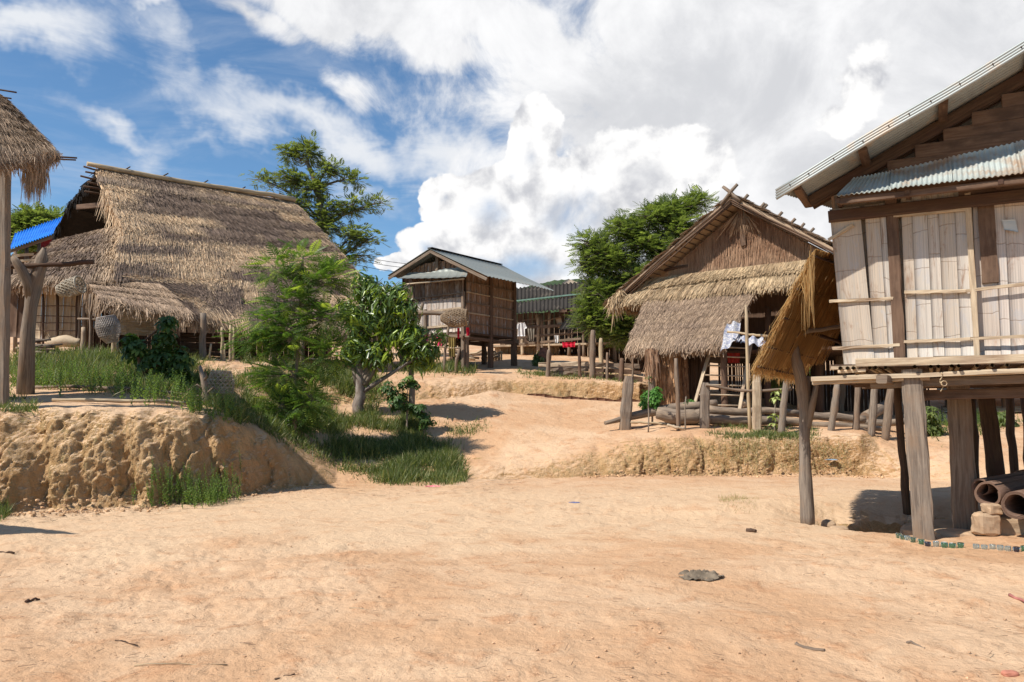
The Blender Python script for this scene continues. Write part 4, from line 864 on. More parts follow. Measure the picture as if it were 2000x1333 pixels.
def forked_post():
    h = thing('forked_post', 'thick forked grey tree-trunk post carrying a dark horizontal log', 'post', gp(52, 15.6))
    b = gp(50, 15.6, -.15); mb = MB(); tube(mb, [b, P(54, 650, 15.6), P(60, 600, 15.6), P(66, 560, 15.6), P(77, 525, 15.62), P(82, 505, 15.62), P(86, 484, 15.62)], [.165, .13, .12, .15, .12, .11, .02], 12, .006); mb.build('trunk', W_post, h)
    mb = MB(); tube(mb, [P(62, 585, 15.58), P(55, 555, 15.5), P(44, 530, 15.4), P(32, 512, 15.35), P(25, 503, 15.35)], [.1, .1, .09, .08, .06], 10, .005); mb.build('fork_arm', W_post, h)
    mb = MB(); pole(mb, P(-70, 530, 15.2), P(183, 512, 15.8), .05, .048, 10, .012, 9, .003); tag(mb.build('log_beam', W_dark), 'dark charred log lying across the forked post at the left', 'log')
forked_post()
def blue_house():
    h = thing('blue_roofed_house', 'distant shed with bright blue corrugated roof behind the thatch', 'house', P(60, 560, 34))
    a, b, c_, d = P(20, 486, 31), P(150, 441, 33), P(175, 405, 38), P(30, 456, 36); mb = MB(); sheet(mb, a, b, c_, d, 200, 3, .01, corr(26, .03)); mb.build('roof', C_blue, h)
    mb = MB(); plank(mb, P(18, 492, 31.2), P(150, 447, 33.2), .05, .12); mb.build('fascia', W_grey, h)
    mb = MB(); sheet(mb, P(75, 490, 33), P(145, 478, 34), P(145, 450, 34), P(75, 472, 33), 4, 2, .05); mb.build('wall', P_red, h)
    mb = MB(); sheet(mb, P(20, 560, 33), P(150, 560, 34), P(150, 480, 34.2), P(20, 500, 33.2), 4, 2, .05); mb.build('wall', W_dark, h)
    for px in (30, 52, 76, 110):
        mb = MB(); pole(mb, gp(px, 32.2, -.1), P(px, 492-(px-20)*.33, 32.2), .08, .07, 3); mb.build('post', W_grey, h)
    for y in (500, 511): 
        mb = MB(); plank(mb, P(24, y, 31.8), P(66, y-3, 32), .04, .1); mb.build('brace', W_pale, h)
blue_house()

# ================================================================ MIDDLE STILT HOUSE
MH = Fr(-1.62, 27.5, .81, -.585)
def mid_house():
    h = thing('plank_stilt_house', 'small plank granary on stilts with low zinc gable roof', 'house', MH.at(-1.4, 1.4, 2.75))
    sz = lambda px, py, t=0: MH.sz(px, py, t)
    ov = -.45; sA, zA = sz(839, 486, ov); sL, zL = sz(757, 539, ov); sR, zR = sz(949, 540, ov)
    # right slope uses measured far edge
    D = 3.75
    A, B = MH.at(sA, ov, zA), MH.at(sA, D, zA); Rn, Rf = MH.at(sR, ov, zR), MH.at(sR, D, zR); Ln, Lf = MH.at(sL, ov, zL), MH.at(sL, D, zL)
    mb = MB(); sheet(mb, A, Rn, Rf, B, 4, 160, .01, lambda U, V: .014*np.cos(V*40*pi)+.02*vn(U*2, V*3, 0, 5)); mb.build('roof_slope', C_mid, h)
    mb = MB(); sheet(mb, Ln, A, B, Lf, 4, 160, .01, lambda U, V: .014*np.cos(V*40*pi)); mb.build('roof_slope', C_mid, h)
    mb = MB(); plank(mb, A+np.array([0, 0, .03]), B+np.array([0, 0, .03]), .22, .03); mb.build('ridge_cap', C_asb, h)
    for q in (Ln, Rn):
        mb = MB(); plank(mb, A-np.array([0, 0, .1])+MH.N*.05, q-np.array([0, 0, .1])+MH.N*.05, .05, .1); mb.build('barge_board', W_grey, h)
    s0 = sz(786, 600)[0]; s1 = 0.; zf = sz(905, 649)[1]; kk = (zA-zL)/(sA-sL); kr = (zA-zR)/(sR-sA); D2 = 2.85
    ztop = lambda s_: (zA-kk*(sA-s_) if s_ < sA else zA-kr*(s_-sA))-.12
    # front face: lower whitish panels, brown upper boards, gable boards
    zm = sz(905, 580)[1]; zu = sz(905, 545)[1]
    mb = MB(); strips(mb, MH, s0, -.1, zf+.02, zm, 0, .12, .3); mb.build('wall', B_white, h)
    mb = MB(); strips(mb, MH, s0, -.05, zm, zu+.02, -.03, .2, .35); mb.build('wall', W_plank, h)
    mb = MB(); strips(mb, MH, s0+.25, -.3, zu+.02, lambda s_: min(ztop(s_), ztop(sA)-.28), .03, .12, .25, .012); mb.build('gable_wall', B_brown, h)
    mb = MB(); plank(mb, MH.at(sA, -.03, zu), MH.at(sA, -.03, zA-.08), .12, .1, up=MH.N); mb.build('king_post', W_grey, h)
    mb = MB(); sheet(mb, MH.at(s0, .1, zf), MH.at(-.02, .1, zf), MH.at(-.02, .1, zu+.3), MH.at(s0, .1, zu+.3), 3, 3, .03); mb.build('wall', B_brown, h)
    # right face along N
    RF = Fr(*MH.at(0, 0, 0)[:2], MH.N[0], MH.N[1]); zt2 = zu+.34
    mb = MB(); strips(mb, RF, .05, D2-.05, zf-.02, zt2, 0, .14, .34); mb.build('wall', B_brown, h)
    mb = MB(); sheet(mb, MH.at(s0, 0, zf), MH.at(s0, D2, zf), MH.at(s0, D2, zt2), MH.at(s0, 0, zt2), 3, 3, .03); mb.build('wall', B_brown, h)
    mb = MB(); sheet(mb, MH.at(s0, D2, zf), MH.at(0, D2, zf), MH.at(0, D2, zt2), MH.at(s0, D2, zt2), 3, 3, .03); mb.build('wall', B_brown, h)
    mb = MB(); sheet(mb, MH.at(s0-.1, -.1, zf), MH.at(.05, -.1, zf), MH.at(.05, D2, zf), MH.at(s0-.1, D2, zf), 3, 3, .06, None, False); mb.build('floor', W_dark, h)
    for i in range(5):
        z = zf+.32+.36*i; mb = MB(); plank(mb, RF.at(.02, -.04, z), RF.at(D2, -.04, z-.02), .03, .04, jit=.006); mb.build('batten', W_pale if i % 2 else W_grey, h)
    for z in (zf+.28, zf+.85):
        mb = MB(); plank(mb, MH.at(s0+.1, -.05, z-.06), MH.at(-.05, -.05, z), .035, .06, jit=.006); mb.build('batten', W_pale, h)
    mb = MB(); plank(mb, MH.at(s0, -.07, zm+.08), MH.at(-.1, -.07, zm+.14), .03, .04); mb.build('batten', W_grey, h)
    # awning sheet over the front
    w0, w1 = MH.hit(776, 546, -.62), MH.hit(911, 543, -.62); v0, v1 = MH.hit(800, 533, -.1), MH.hit(914, 523, -.1); w0 = MH.hit(776, 545, -.62)
    mb = MB(); sheet(mb, w0, w1, v1, v0, 60, 3, .008, lambda U, V: .008*np.cos(U*60)+.05*vn(U*3, V*2, 0, 7)); mb.build('awning_sheet', C_mid, h)
    mb = MB(); pole(mb, MH.hit(790, 556, -.5), MH.hit(906, 545, -.5), .03, .03, 5); mb.build('awning_rail', W_pale, h)
    # posts
    for (s_, t_, w_, up_) in ((0., 0., .2, .6), (0., 1.4, .18, zt2-zf), (0., D2, .2, zt2-zf+.1), (s0+1.2, -.08, .13, .9), (s0, 0., .2, .3), (s0, D2, .18, 0), (-1.4, D2, .18, 0), (-1.35, 1.4, .2, 0), (-.02, -.12, .12, 1.4)):
        q = MH.at(s_, t_, 0); q[2] = float(G(q[0], q[1]))-.1; mb = MB(); plank(mb, q+np.array([.03, 0, 0]), MH.at(s_, t_, zf+up_), w_, w_*.85, up=MH.N, seg=6, jit=.008, taper=.85); mb.build('post', W_grey if t_ < 1 else W_red, h)
    for (z, t_) in ((zf-.12, -.08), (zf-.13, D2)):
        mb = MB(); plank(mb, MH.at(s0-.15, t_, z), MH.at(.25, t_, z-.02), .09, .13, jit=.006); mb.build('floor_beam', W_grey, h)
    for s_ in (s0, -1.4, .03):
        mb = MB(); plank(mb, MH.at(s_, -.2, zf-.2), MH.at(s_, D2+.25, zf-.22), .09, .12, jit=.006); mb.build('floor_beam', W_red, h)
    # log jutting to the left of the front, rail under
    mb = MB(); pole(mb, P(812, 611, 26.9), P(905, 614, 26.6), .085, .08, 5, .01, 9); tag(mb.build('jutting_log', W_grey), 'thick grey log jutting left across the front of the plank granary', 'log')
    mb = MB(); pole(mb, P(818, 625, 26.95), P(826, 592, 26.9), .06, .05, 3, .01, 8); mb.build('log_support', W_grey, h)
    mb = MB(); pole(mb, P(835, 676, 26.5), P(900, 680, 26.4), .04, .035, 4, .02, 7); mb.build('rail', W_pale, h)
    for px, pt in ((889, 682), (868, 640)):
        mb = MB(); pole(mb, gp(px, 26.4, -.1), P(px+8, pt, 26.4), .05, .045, 5, .03, 7); mb.build('prop', W_grey, h)
mid_house()

# ================================================================ FAR LONG HOUSE
FH = Fr(*P(1000, 600, 37.5)[:2], .93, -.30)
def far_house():
    h = thing('long_stilt_house', 'long dim house with dark wavy fibre-cement roofs behind the fence', 'house', FH.at(2, 1, 3.1))
    Hh = FH.hit
    def roof(tl, tr, br, bl, tt, tb, nw):
        q = [Hh(*bl, tb), Hh(*br, tb), Hh(*tr, tt), Hh(*tl, tt)]; mb = MB(); sheet(mb, *q, nw*6, 4, .02, corr(nw, .045)); mb.build('roof', C_asb, h)
    roof((980, 566), (1240, 541), (1240, 566), (980, 589), 1.6, .2, 34)
    roof((980, 594), (1240, 565), (1240, 592), (980, 615), .2, -1.2, 34)
    roof((1115, 610), (1200, 598), (1180, 640), (1092, 644), -1.0, -1.9, 12)
    mb = MB(); plank(mb, Hh(990, 590, .1), Hh(1240, 563, .1), .03, .07); mb.build('trim', P_green, h)
    zb = Hh(1050, 672, 0)[2]
    mb = MB(); sheet(mb, FH.at(-1, -.5, zb-.05), FH.at(8, -.5, zb-.05), FH.at(8, 2.5, zb-.05), FH.at(-1, 2.5, zb-.05), 4, 2, .08, None, False); mb.build('floor', W_pale, h)
    mb = MB(); strips(mb, FH, -1, 8, 3.0, 6.0, 1.2, .2, .35); mb.build('wall', W_red, h)
    mb = MB(); strips(mb, FH, -1, 2.2, 3.0, zb-.1, .4, .15, .3); mb.build('wall', B_far, h)
    for (xa, ya, xb, yb, w_) in ((1000, 674, 1135, 662, .1), (1053, 656, 1120, 652, .07), (1010, 640, 1100, 636, .12), (1060, 628, 1095, 620, .05), (1060, 640, 1095, 637, .08), (1020, 626, 1045, 624, .05), (1020, 634, 1045, 632, .05)):
        mb = MB(); plank(mb, Hh(xa, ya, -.5), Hh(xb, yb, -.5), .05, w_); mb.build('rail', W_grey, h)
    for i, (px, yt) in enumerate(((1050, 612), (1058, 612), (1073, 608), (1110, 605), (1150, 600), (1200, 600), (1020, 660), (1140, 600))):
        q = Hh(px, yt, -.45); b = q.copy(); b[2] = float(G(b[0], b[1]))-.1; mb = MB(); pole(mb, b, q, .08 if i != 2 else .05, .07, 5, .02, 7); mb.build('post', W_grey if i % 2 else W_pale, h)
    mb = MB(); plank(mb, Hh(1090, 620, -.4), Hh(1095, 640, -.4), .25, .04, up=FH.N); mb.build('board', W_pale, h)
    mb = MB(); plank(mb, Hh(1050, 614, -.3), Hh(1054, 642, -.3), .25, .04, up=FH.N); mb.build('board', W_pale, h)
far_house()
for i in range(14):
    px = random.uniform(900, 948); c0 = gp(px, 32.5+random.uniform(0, 1.2), .06+.05*(i % 5)); mb = MB(); pole(mb, c0, c0+np.array([random.uniform(.5, 1.1)*random.choice((-1, 1)), random.uniform(-.4, .4), random.uniform(-.05, .25)]), .06, .04, 3, .02, 6, .003)
    tag(mb.build('branch', W_grey if i % 3 else W_pale), 'grey branch in the brushwood heap seen between the granary posts', 'branch', 'brushwood heap behind the granary')
def far_gable():
    h = thing('distant_gable_roof', 'tip of a pale roof peeking over the dark long roof', 'house', P(1115, 600, 50))
    mb = MB(); sheet(mb, P(1098, 553, 46), P(1135, 572, 46), P(1150, 560, 50), P(1110, 545, 50), 6, 3, .1); mb.build('roof', W_pale, h)
    mb = MB(); sheet(mb, P(1090, 620, 47), P(1150, 620, 47), P(1140, 575, 47), P(1098, 556, 47), 4, 3, .1); mb.build('wall', W_red, h)
far_gable()
def shed_under():
    a = gp(960, 31.5); h = thing('woven_screen', 'orange lit bamboo screen standing behind the granary posts', 'screen', a)
    F2 = Fr(*P(946, 690, 33.)[:2], 1, 0); mb = MB(); strips(mb, F2, 0, .75, 3.0, 3.75, 0, .08, .16); mb.build('panel', B_far, h)
    mb = MB(); plank(mb, F2.at(0, -.03, 3.5), F2.at(.75, -.03, 3.5), .03, .04); mb.build('batten', W_pale, h)
shed_under()

# ================================================================ CLOTH
def drape(label, name, mat, TL, TR, L, folds=3, amp=.04, group=None, taper=1., cat='cloth', seed=0, slant=(0, 0, 0)):
    TL = np.asarray(TL, float); TR = np.asarray(TR, float); mb = MB(); c = (TL+TR)/2; dn = np.array([0, 0, -L])+np.asarray(slant, float)
    BL = c+(TL-c)*taper+dn; BR = c+(TR-c)*taper+dn
    sheet(mb, BL, BR, TR, TL, 24, 14, .006, lambda U, V: amp*np.sin(U*folds*2*pi+seed+V*1.5)*(1-V*.6)+amp*.6*vn(U*4, V*3, seed, 3)); o = mb.build(name, mat); return tag(o, label, cat, group)
drape('red cloth hanging nearest the granary corner post, under the basket', 'hanging_cloth', cloth('red', (.55, .015, .04)), P(893, 641, 26.2), P(898, 641, 26.2), .36, 2, .03, 'cloths hung on the granary', .8)
drape('small red cloth tied at the right face of the granary', 'hanging_cloth', cloth('red', (.5, .02, .04)), P(911, 640, 26.7), P(917, 640, 26.9), .28, 2, .03, 'cloths hung on the granary', .7, seed=2)
drape('bright pink cloth under the granary next to the mango leaves', 'hanging_cloth', cloth('pink', (.65, .05, .14)), P(852, 658, 26.2), P(866, 659, 26.2), .3, 2, .03, 'cloths hung on the granary', .8, seed=3)
drape('magenta cloth half hidden by the mango leaves', 'hanging_cloth', cloth('magenta', (.42, .03, .17)), P(822, 655, 26.2), P(837, 655, 26.2), .24, 2, .03, 'cloths hung on the granary', .8, seed=4)
drape('olive yellow cloth hanging under the granary floor', 'hanging_cloth', cloth('olive', (.28, .21, .07)), P(876, 659, 26.4), P(890, 659, 26.4), .65, 3, .04, 'cloths hung on the granary', .9, seed=5)
drape('red garment hanging on the rail of the long house', 'hanging_cloth', cloth('red', (.6, .02, .03)), P(1098, 669, 34.2), P(1124, 668, 34.), .22, 3, .05, None, .9, seed=6)
drape('white rag on the rail of the long house', 'hanging_cloth', cloth('white', (.75, .73, .7)), P(1083, 655, 34.9), P(1091, 655, 34.9), .34, 1, .04, None, .6, seed=7)
drape('grey brown garment hanging right of the white shirt', 'hanging_cloth', cloth('grey', (.22, .19, .15)), P(1029, 641, 36.4), P(1044, 641, 36.4), .6, 3, .05, None, .8, seed=8)
drape('mustard cloth hanging left of the white shirt', 'hanging_cloth', cloth('mustard', (.35, .24, .08)), P(1001, 628, 36.4), P(1009, 628, 36.4), .3, 3, .05, None, .8, seed=9)
def shirt():
    F3 = Fr(*P(1018, 640, 36.)[:2], 1, 0); o = F3.at(0, 0, 0); z = lambda py: F3.sz(1018, py)[1]; h = thing('shirt', 'white short-sleeved shirt drying on the balcony of the long house', 'shirt', F3.at(0, 0, z(658)))
    m = cloth('white', (.75, .73, .7)); mb = MB(); sheet(mb, F3.at(-.17, 0, z(657)), F3.at(.17, 0, z(657)), F3.at(.16, 0, z(630)), F3.at(-.16, 0, z(630)), 12, 12, .03, lambda U, V: .03*np.sin(U*12+V*2)); mb.build('body', m, h)
    for sg in (-1, 1):
        mb = MB(); sheet(mb, F3.at(sg*.26, 0, z(641)), F3.at(sg*.16, 0, z(643)), F3.at(sg*.1, 0, z(630)), F3.at(sg*.16, 0, z(631)), 4, 4, .03*sg); mb.build('sleeve', m, h)
shirt()
def pattern_cloth():
    m, t, b = newmat('patterned_cloth'); oc = t.n('ShaderNodeTexCoord').outputs['Object']
    vo = t.n('ShaderNodeTexVoronoi'); vo.inputs['Scale'].default_value = 13.; t.t.links.new(oc, vo.inputs['Vector']); vo.feature = 'DISTANCE_TO_EDGE'
    nz = t.noise(oc, 9., 3, .6, 1.5); f = t.m('MAXIMUM', t.ramp(vo.outputs[0], .10, .04), t.ramp(nz, .55, .6)); setc(t, b, t.mix(f, (.50, .48, .46), (.24, .25, .33)))
    h = thing('patterned_cloth', 'white and blue patterned cloth draped over poles beside the thatched house', 'cloth', P(1430, 690, 21.3))
    a, b_, c_, d = P(1408, 690, 21.), P(1437, 668, 20.9), P(1445, 628, 21.3), P(1420, 632, 21.5); mb = MB(); sheet(mb, a, b_, c_, d, 20, 20, .006, lambda U, V: .05*np.sin(U*9+V*3)+.04*vn(U*3, V*3, 0, 3)); mb.build('fold', m, h)
    a, b_, c_, d = P(1446, 672, 20.8), P(1492, 676, 20.6), P(1490, 659, 21.0), P(1448, 658, 21.0); mb = MB(); sheet(mb, a, b_, c_, d, 20, 12, .006, lambda U, V: .05*np.sin(U*14)+.02*vn(U*4, V*3, 0, 3)); mb.build('fold', m, h)
    a, b_, c_, d = P(1437, 670, 20.9), P(1448, 664, 20.8), P(1448, 659, 21.3), P(1442, 650, 21.3); mb = MB(); sheet(mb, a, b_, c_, d, 8, 8, .006, lambda U, V: .03*np.sin(U*9)); mb.build('fold', m, h)
    mb = MB(); sheet(mb, P(1487, 685, 20.6), P(1494, 690, 20.6), P(1494, 666, 20.7), P(1488, 666, 20.7), 6, 6, .006, lambda U, V: .03*np.sin(U*7)); mb.build('fold', cloth('blue_grey', (.16, .17, .26)), h)
pattern_cloth()
drape('dark red cloth hanging in the shade behind the ladder', 'hanging_cloth', cloth('dark_red', (.3, .03, .02)), P(1420, 690, 23.4), P(1445, 690, 23.4), .3, 3, .03, None, .9, seed=12)

# ================================================================ FENCE STAKES, RAILS, LOGS
def stake(name, label, px, pb, pt, dpx, d, r, lean=0, mm=None, rect=False, group='stakes of the front fence'):
    b = gp(px, d, -.12); t_ = P(px+lean, pt, d); mb = MB()
    L = np.linspace(0, 1, 9)[:, None]; pts = b+(t_-b)*L+np.cumsum(rng.normal(0, .006, (9, 3)), 0)
    rr = r*(1.05-.12*L[:, 0])*(1+rng.normal(0, .05, 9)); rr[-1] *= .7
    if rect: sweep(mb, pts, rectsec(.15), np.stack([rr*2, rr*1.4], 1), up=(0, 1, 0), jit=.004)
    else: tube(mb, pts, rr, 10, .004)
    return tag(mb.build(name, mm or W_post), label, 'fence post', group)
for a in [('squared grey post at the left end of the front fence', 1219, 830, 737, 0, 20.2, .135, 9, W_post, True),
          ('slim leaning stake right of the round green bush', 1326, 835, 701, 0, 19.6, .055, -6, W_grey, False),
          ('stubby grey post at the end of the thin rail', 1376, 832, 748, 0, 19.9, .11, 3, W_post, True),
          ('tall thin pole rising beside the patterned cloth', 1466, 836, 596, 0, 19.8, .042, -7, W_bam, False),
          ('broad pale post under the tip of the golden lean-to', 1479, 836, 732, 0, 19.7, .10, -2, W_pale, True),
          ('mottled leaning post between pale post and forked support', 1525, 845, 735, 0, 19.4, .085, 12, W_post, False),
          ('tilted whitish stake just right of the forked support', 1621, 842, 748, 0, 19.6, .085, 16, W_post, False),
          ('straight brown stake in the middle of the right fence run', 1672, 842, 742, 0, 19.8, .075, 5, W_grey, False),
          ('curved twin-topped stake near the bamboo house', 1702, 843, 742, 0, 19.7, .09, 8, W_post, False),
          ('thick root-like stake beside the dark house post', 1728, 846, 745, 0, 19.6, .10, 16, W_grey, False)]:
    stake('fence_stake', *a)
for a in [('brown stake at the left end of the back fence', 1070, 735, 684, 0, 25.9, .07, 2, W_grey, False),
          ('slim stake in front of the white topped boards', 1132, 738, 672, 0, 25.9, .055, 0, W_red, False),
          ('tallest stake of the back fence', 1157, 740, 646, 0, 25.8, .10, 1, W_grey, False),
          ('thin stake right of the tallest back stake', 1186, 742, 690, 0, 25.8, .05, 0, W_grey, False),
          ('reddish stake under the feathery tree', 1213, 746, 701, 0, 25.6, .085, 3, W_red, False),
          ('dark thin stake beside the thatch awning', 1236, 750, 690, 0, 25.5, .035, 1, W_grey, False),
          ('pale stake standing behind the back fence', 1174, 720, 662, 0, 27.5, .08, 0, W_bam, False)]:
    stake('fence_stake', *a, group='stakes of the back fence')
def rail(name, label, pts, r, mm, cat='rail', k=8, group=None, jit=.004):
    mb = MB(); pts = np.array(pts); n = 12; t = np.linspace(0, len(pts)-1, n); pp = np.array([pts[min(int(q), len(pts)-2)]*(1-(q-min(int(q), len(pts)-2)))+pts[min(int(q), len(pts)-2)+1]*(q-min(int(q), len(pts)-2)) for q in t])
    r = np.interp(t, np.arange(len(pts)), r) if np.ndim(r) else np.full(n, r)
    tube(mb, pp+rng.normal(0, .005, pp.shape), r*(1+rng.normal(0, .04, n)), k, jit); return tag(mb.build(name, mm), label, cat, group)
rail('fence_rail', 'thin dark rail running right from the stubby grey post', [P(1379, 752, 19.8), P(1430, 762, 19.9), P(1480, 764, 19.7), P(1545, 760, 19.6)], .035, W_grey)
rail('fence_rail', 'thin pole tied level with the patterned cloth', [P(1421, 648, 20.9), P(1460, 653, 20.4), P(1500, 657, 20.)], .03, W_bam)
lg = 'logs laid along the front fence'
rail('log', 'long dark curved log with its thin end on the ground at left', [P(1181, 827, 20.), P(1230, 815, 20.4), P(1300, 799, 20.6), P(1370, 792, 20.6), P(1400, 787, 20.6)], [.05, .09, .13, .11, .09], W_log, 'log', 10, lg)
rail('log', 'short fat hollow log under the long curved one', [P(1284, 806, 20.4), P(1320, 815, 20.3), P(1360, 815, 20.3), P(1372, 806, 20.3)], [.16, .2, .2, .12], W_log, 'log', 12, lg)
rail('log', 'long straight log topmost right of the stubby post', [P(1378, 800, 20.5), P(1440, 806, 20.5), P(1500, 802, 20.6), P(1560, 808, 20.6)], [.12, .1, .09, .08], W_log, 'log', 9, lg)
rail('log', 'log lying below the topmost straight one', [P(1375, 818, 20.3), P(1440, 822, 20.3), P(1520, 822, 20.3), P(1575, 826, 20.3)], [.13, .12, .1, .1], W_log, 'log', 9, lg)
rail('log', 'pale log lying right of the forked support', [P(1578, 812, 20.4), P(1630, 815, 20.4), P(1690, 820, 20.4)], [.1, .11, .09], W_log, 'log', 9, lg)
rail('log', 'lower right log resting on the bank edge', [P(1570, 830, 20.2), P(1640, 832, 20.2), P(1730, 838, 20.2)], [.09, .09, .07], W_log, 'log', 9, lg)
rail('log', 'dark log reaching to the bamboo house posts', [P(1640, 824, 20.7), P(1720, 828, 20.7), P(1790, 822, 20.8)], [.09, .1, .08], W_log, 'log', 9, lg)
rail('log', 'small split branch lying by the slim leaning stake', [P(1303, 830, 19.6), P(1320, 835, 19.5), P(1336, 838, 19.5)], [.03, .04, .03], W_pale, 'log', 7)
rail('log', 'thin pole on the ground beside the squared grey post', [P(1232, 825, 20.), P(1262, 826, 20.), P(1300, 829, 20.)], [.03, .03, .025], W_bam, 'log', 7)
rail('log', 'sawn log end showing under the thatched house floor', [P(1450, 790, 22.6), P(1456, 786, 23.6)], [.1, .1], W_pale, 'log', 10)
rail('log', 'dark thick log leaning among the house posts on the right', [P(1690, 815, 22.), P(1735, 790, 22.6)], [.16, .14], W_log, 'log', 10)
bp = 'boards of the back fence'
for (lb, x0, y0, x1, y1, mm) in (('whitish top board of the back fence', 1052, 713, 1150, 711, W_pale), ('second brown board below the whitish one', 1070, 722, 1150, 722, W_grey), ('lowest brown board at the left of the back fence', 1072, 730, 1150, 732, W_grey), ('upper dark board at the right of the back fence', 1162, 712, 1250, 716, W_grey), ('middle dark board at the right of the back fence', 1162, 723, 1252, 728, W_red), ('bottom dark board at the right of the back fence', 1160, 734, 1254, 741, W_red)):
    mb = MB(); plank(mb, P(x0, y0, 26.2), P(x1, y1, 26.1), .06, .14, seg=6, jit=.012); tag(mb.build('fence_board', mm), lb, 'board', bp)
mb = MB(); a = [gp(q, 24.3) for q in np.linspace(1030, 1250, 14)]; 
for i in range(13):
    q0, q1 = a[i], a[i+1]; sheet(mb, q0-np.array([0, 0, .1]), q1-np.array([0, 0, .1]), q1+np.array([0, .05, .08+.03*sin(i*1.9)]), q0+np.array([0, .05, .08+.03*sin((i-1)*1.9)]), 3, 2, .01)
tag(mb.build('edging_sheet', plain('rust_sheet', (.13, .06, .035), (.2, .1, .06))), 'rusty strip edging the foot of the upper bank', 'edging')
# items on the lying ground
rail('ground_pole', 'straight bare pole lying on the left bank top', [gp(102, 14.3, .05), gp(200, 14.4, .06), gp(300, 14.6, .07), gp(395, 15.2, .06)], [.03, .035, .03, .035], W_bam, 'pole')
rail('ground_pole', 'long crooked pole lying along the weeds of the left bank', [gp(62, 16.3, .05), gp(160, 16.2, .08), gp(260, 16., .1), gp(400, 15.9, .1), gp(430, 15.9, .1)], [.025, .035, .03, .025, .02], W_grey, 'pole')
def stump():
    b = gp(401, 15.6); h = thing('dead_stump', 'dead branching stump at the bank edge beside a basket', 'stump', b)
    mb = MB(); tube(mb, [b-np.array([0, 0, .1]), P(402, 780, 15.6), P(398, 745, 15.6), P(391, 716, 15.6)], [.11, .085, .06, .035], 9, .008); mb.build('trunk', W_post, h)
    for (a, c_, d_) in (((399, 765), (385, 752), (368, 762)), ((403, 770), (418, 756), (432, 768)), ((397, 745), (404, 735), (400, 722)), ((402, 780), (380, 790), (370, 785))):
        mb = MB(); tube(mb, [P(*a, 15.6), P(*c_, 15.5), P(*d_, 15.5)], [.03, .02, .008], 6, .003); mb.build('branch', W_grey, h)
stump()

# ================================================================ BASKETS
W_bask = plain('basket_cane', (.42, .36, .27), (.26, .21, .15), 12., .7)
def basket(label, c, axis, prof, ns=22, nr=6, wr=.02, mm=None, group='woven cane baskets'):
    prof = np.array(prof); n = len(prof); ax = nrm(axis); a = nrm(np.cross(ax, (0.3, 1, .1))); b = np.cross(ax, a); L = prof[-1, 1]
    def pt(th, s_, off=0.):
        z = s_*L; r = np.interp(z, prof[:, 1], prof[:, 0])+off; return c+ax*z+(a*cos(th)+b*sin(th))*r
    h = thing('basket', label, 'basket', c, group)
    mb = MB()
    for sg in (1, -1):
        for i in range(ns):
            th0 = i*2*pi/ns; sweep(mb, [pt(th0+sg*s_*1.7, s_, .004*sg) for s_ in np.linspace(0, 1, 14)], OCT, (wr*.5, .005), up=ax, cap=False) if False else tube(mb, [pt(th0+sg*s_*1.7, s_, .004*sg) for s_ in np.linspace(0, 1, 12)], wr*.42, 4, cap=False)
    for i in range(nr):
        s_ = (i+.5)/nr; tube(mb, [pt(t_, s_) for t_ in np.linspace(0, 2*pi, 25)], wr*.45, 4, cap=False)
    mb.build('weave', mm or W_bask, h)
    for s_ in (0, 1): mb = MB(); tube(mb, [pt(t_, s_) for t_ in np.linspace(0, 2*pi, 29)], wr*.8, 6, cap=False); mb.build('rim', mm or W_bask, h)
    mb = MB(); k = 20; cs = [pt(2*pi*i/k, 0.02, -.01) for i in range(k)]; mb.add(cs, [list(range(k))]); mb.build('base', mm or W_bask, h)
basket('open-mesh cane basket on its side under the thatch eave at far left', P(118, 560, 21.9)-np.array([0, 0, .12]), (.9, -.1, .25), [(.16, 0), (.24, .25), (.24, .6)], 16, 5, .03)
basket('greyish tight woven basket hanging by the porch of the large thatched house', P(218, 665, 21.)-np.array([0, 0, .05]), (-.2, -.15, 1), [(.12, 0), (.27, .2), (.3, .45), (.22, .68)], 30, 12, .024, plain('basket_grey', (.38, .33, .29), (.25, .21, .18), 12.))
basket('open-mesh basket upside down on the stakes beside the dead stump', P(430, 768, 16.3), (.02, 0, 1), [(.25, 0), (.26, .25), (.19, .44)], 16, 6, .02)
basket('brown basket lying against the corner post of the plank granary', P(862, 622, 26.)-np.array([0, 0, .0]), (1, -.1, .02), [(.1, 0), (.27, .25), (.3, .55), (.26, .85)], 22, 9, .028, plain('basket_brown', (.30, .21, .13), (.2, .14, .09), 12.))

# sack roll, firewood heap, clay pots
mb = MB(); t = np.linspace(0, 1, 12); tube(mb, [P(92+66*q, 668+1.5*sin(q*9), 22.9) for q in t], .17*(np.clip(np.sin(pi*np.clip(t, .04, .96)), 0, 1)**.3), 12, .006); tag(mb.build('bolster', plain('sackcloth', (.52, .40, .27), (.42, .31, .2), 5.)), 'long tan stuffed sack lying at the foot of the bamboo wall', 'sack')
for i in range(16):
    x0 = random.uniform(30, 70); y0 = random.uniform(660, 684); mb = MB(); c0 = P(x0, y0, 20.6+.08*i); c0[2] = float(G(c0[0], c0[1]))+.06+.03*i
    pole(mb, c0, c0+np.array([random.uniform(.3, .9), random.uniform(-.4, .4), random.uniform(-.06, .1)]), .045, .03, 3, .02, 6, .003)
    tag(mb.build('firewood', W_dark if i % 2 else W_log), 'charred stick in the firewood heap between hut post and forked post', 'firewood', 'firewood heap at the left')
h = thing('clay_pot', 'round brown clay jar on the balcony ground of the long house', 'pot', P(1063, 708, 30.)); mb = MB(); z = np.linspace(0, .62, 10); tube(mb, [P(1063, 712, 30.)+np.array([0, 0, q]) for q in z], np.interp(z, [0, .15, .35, .5, .56, .62], [.15, .26, .28, .18, .14, .17]), 16); mb.build('body', plain('clay', (.28, .13, .08)), h)

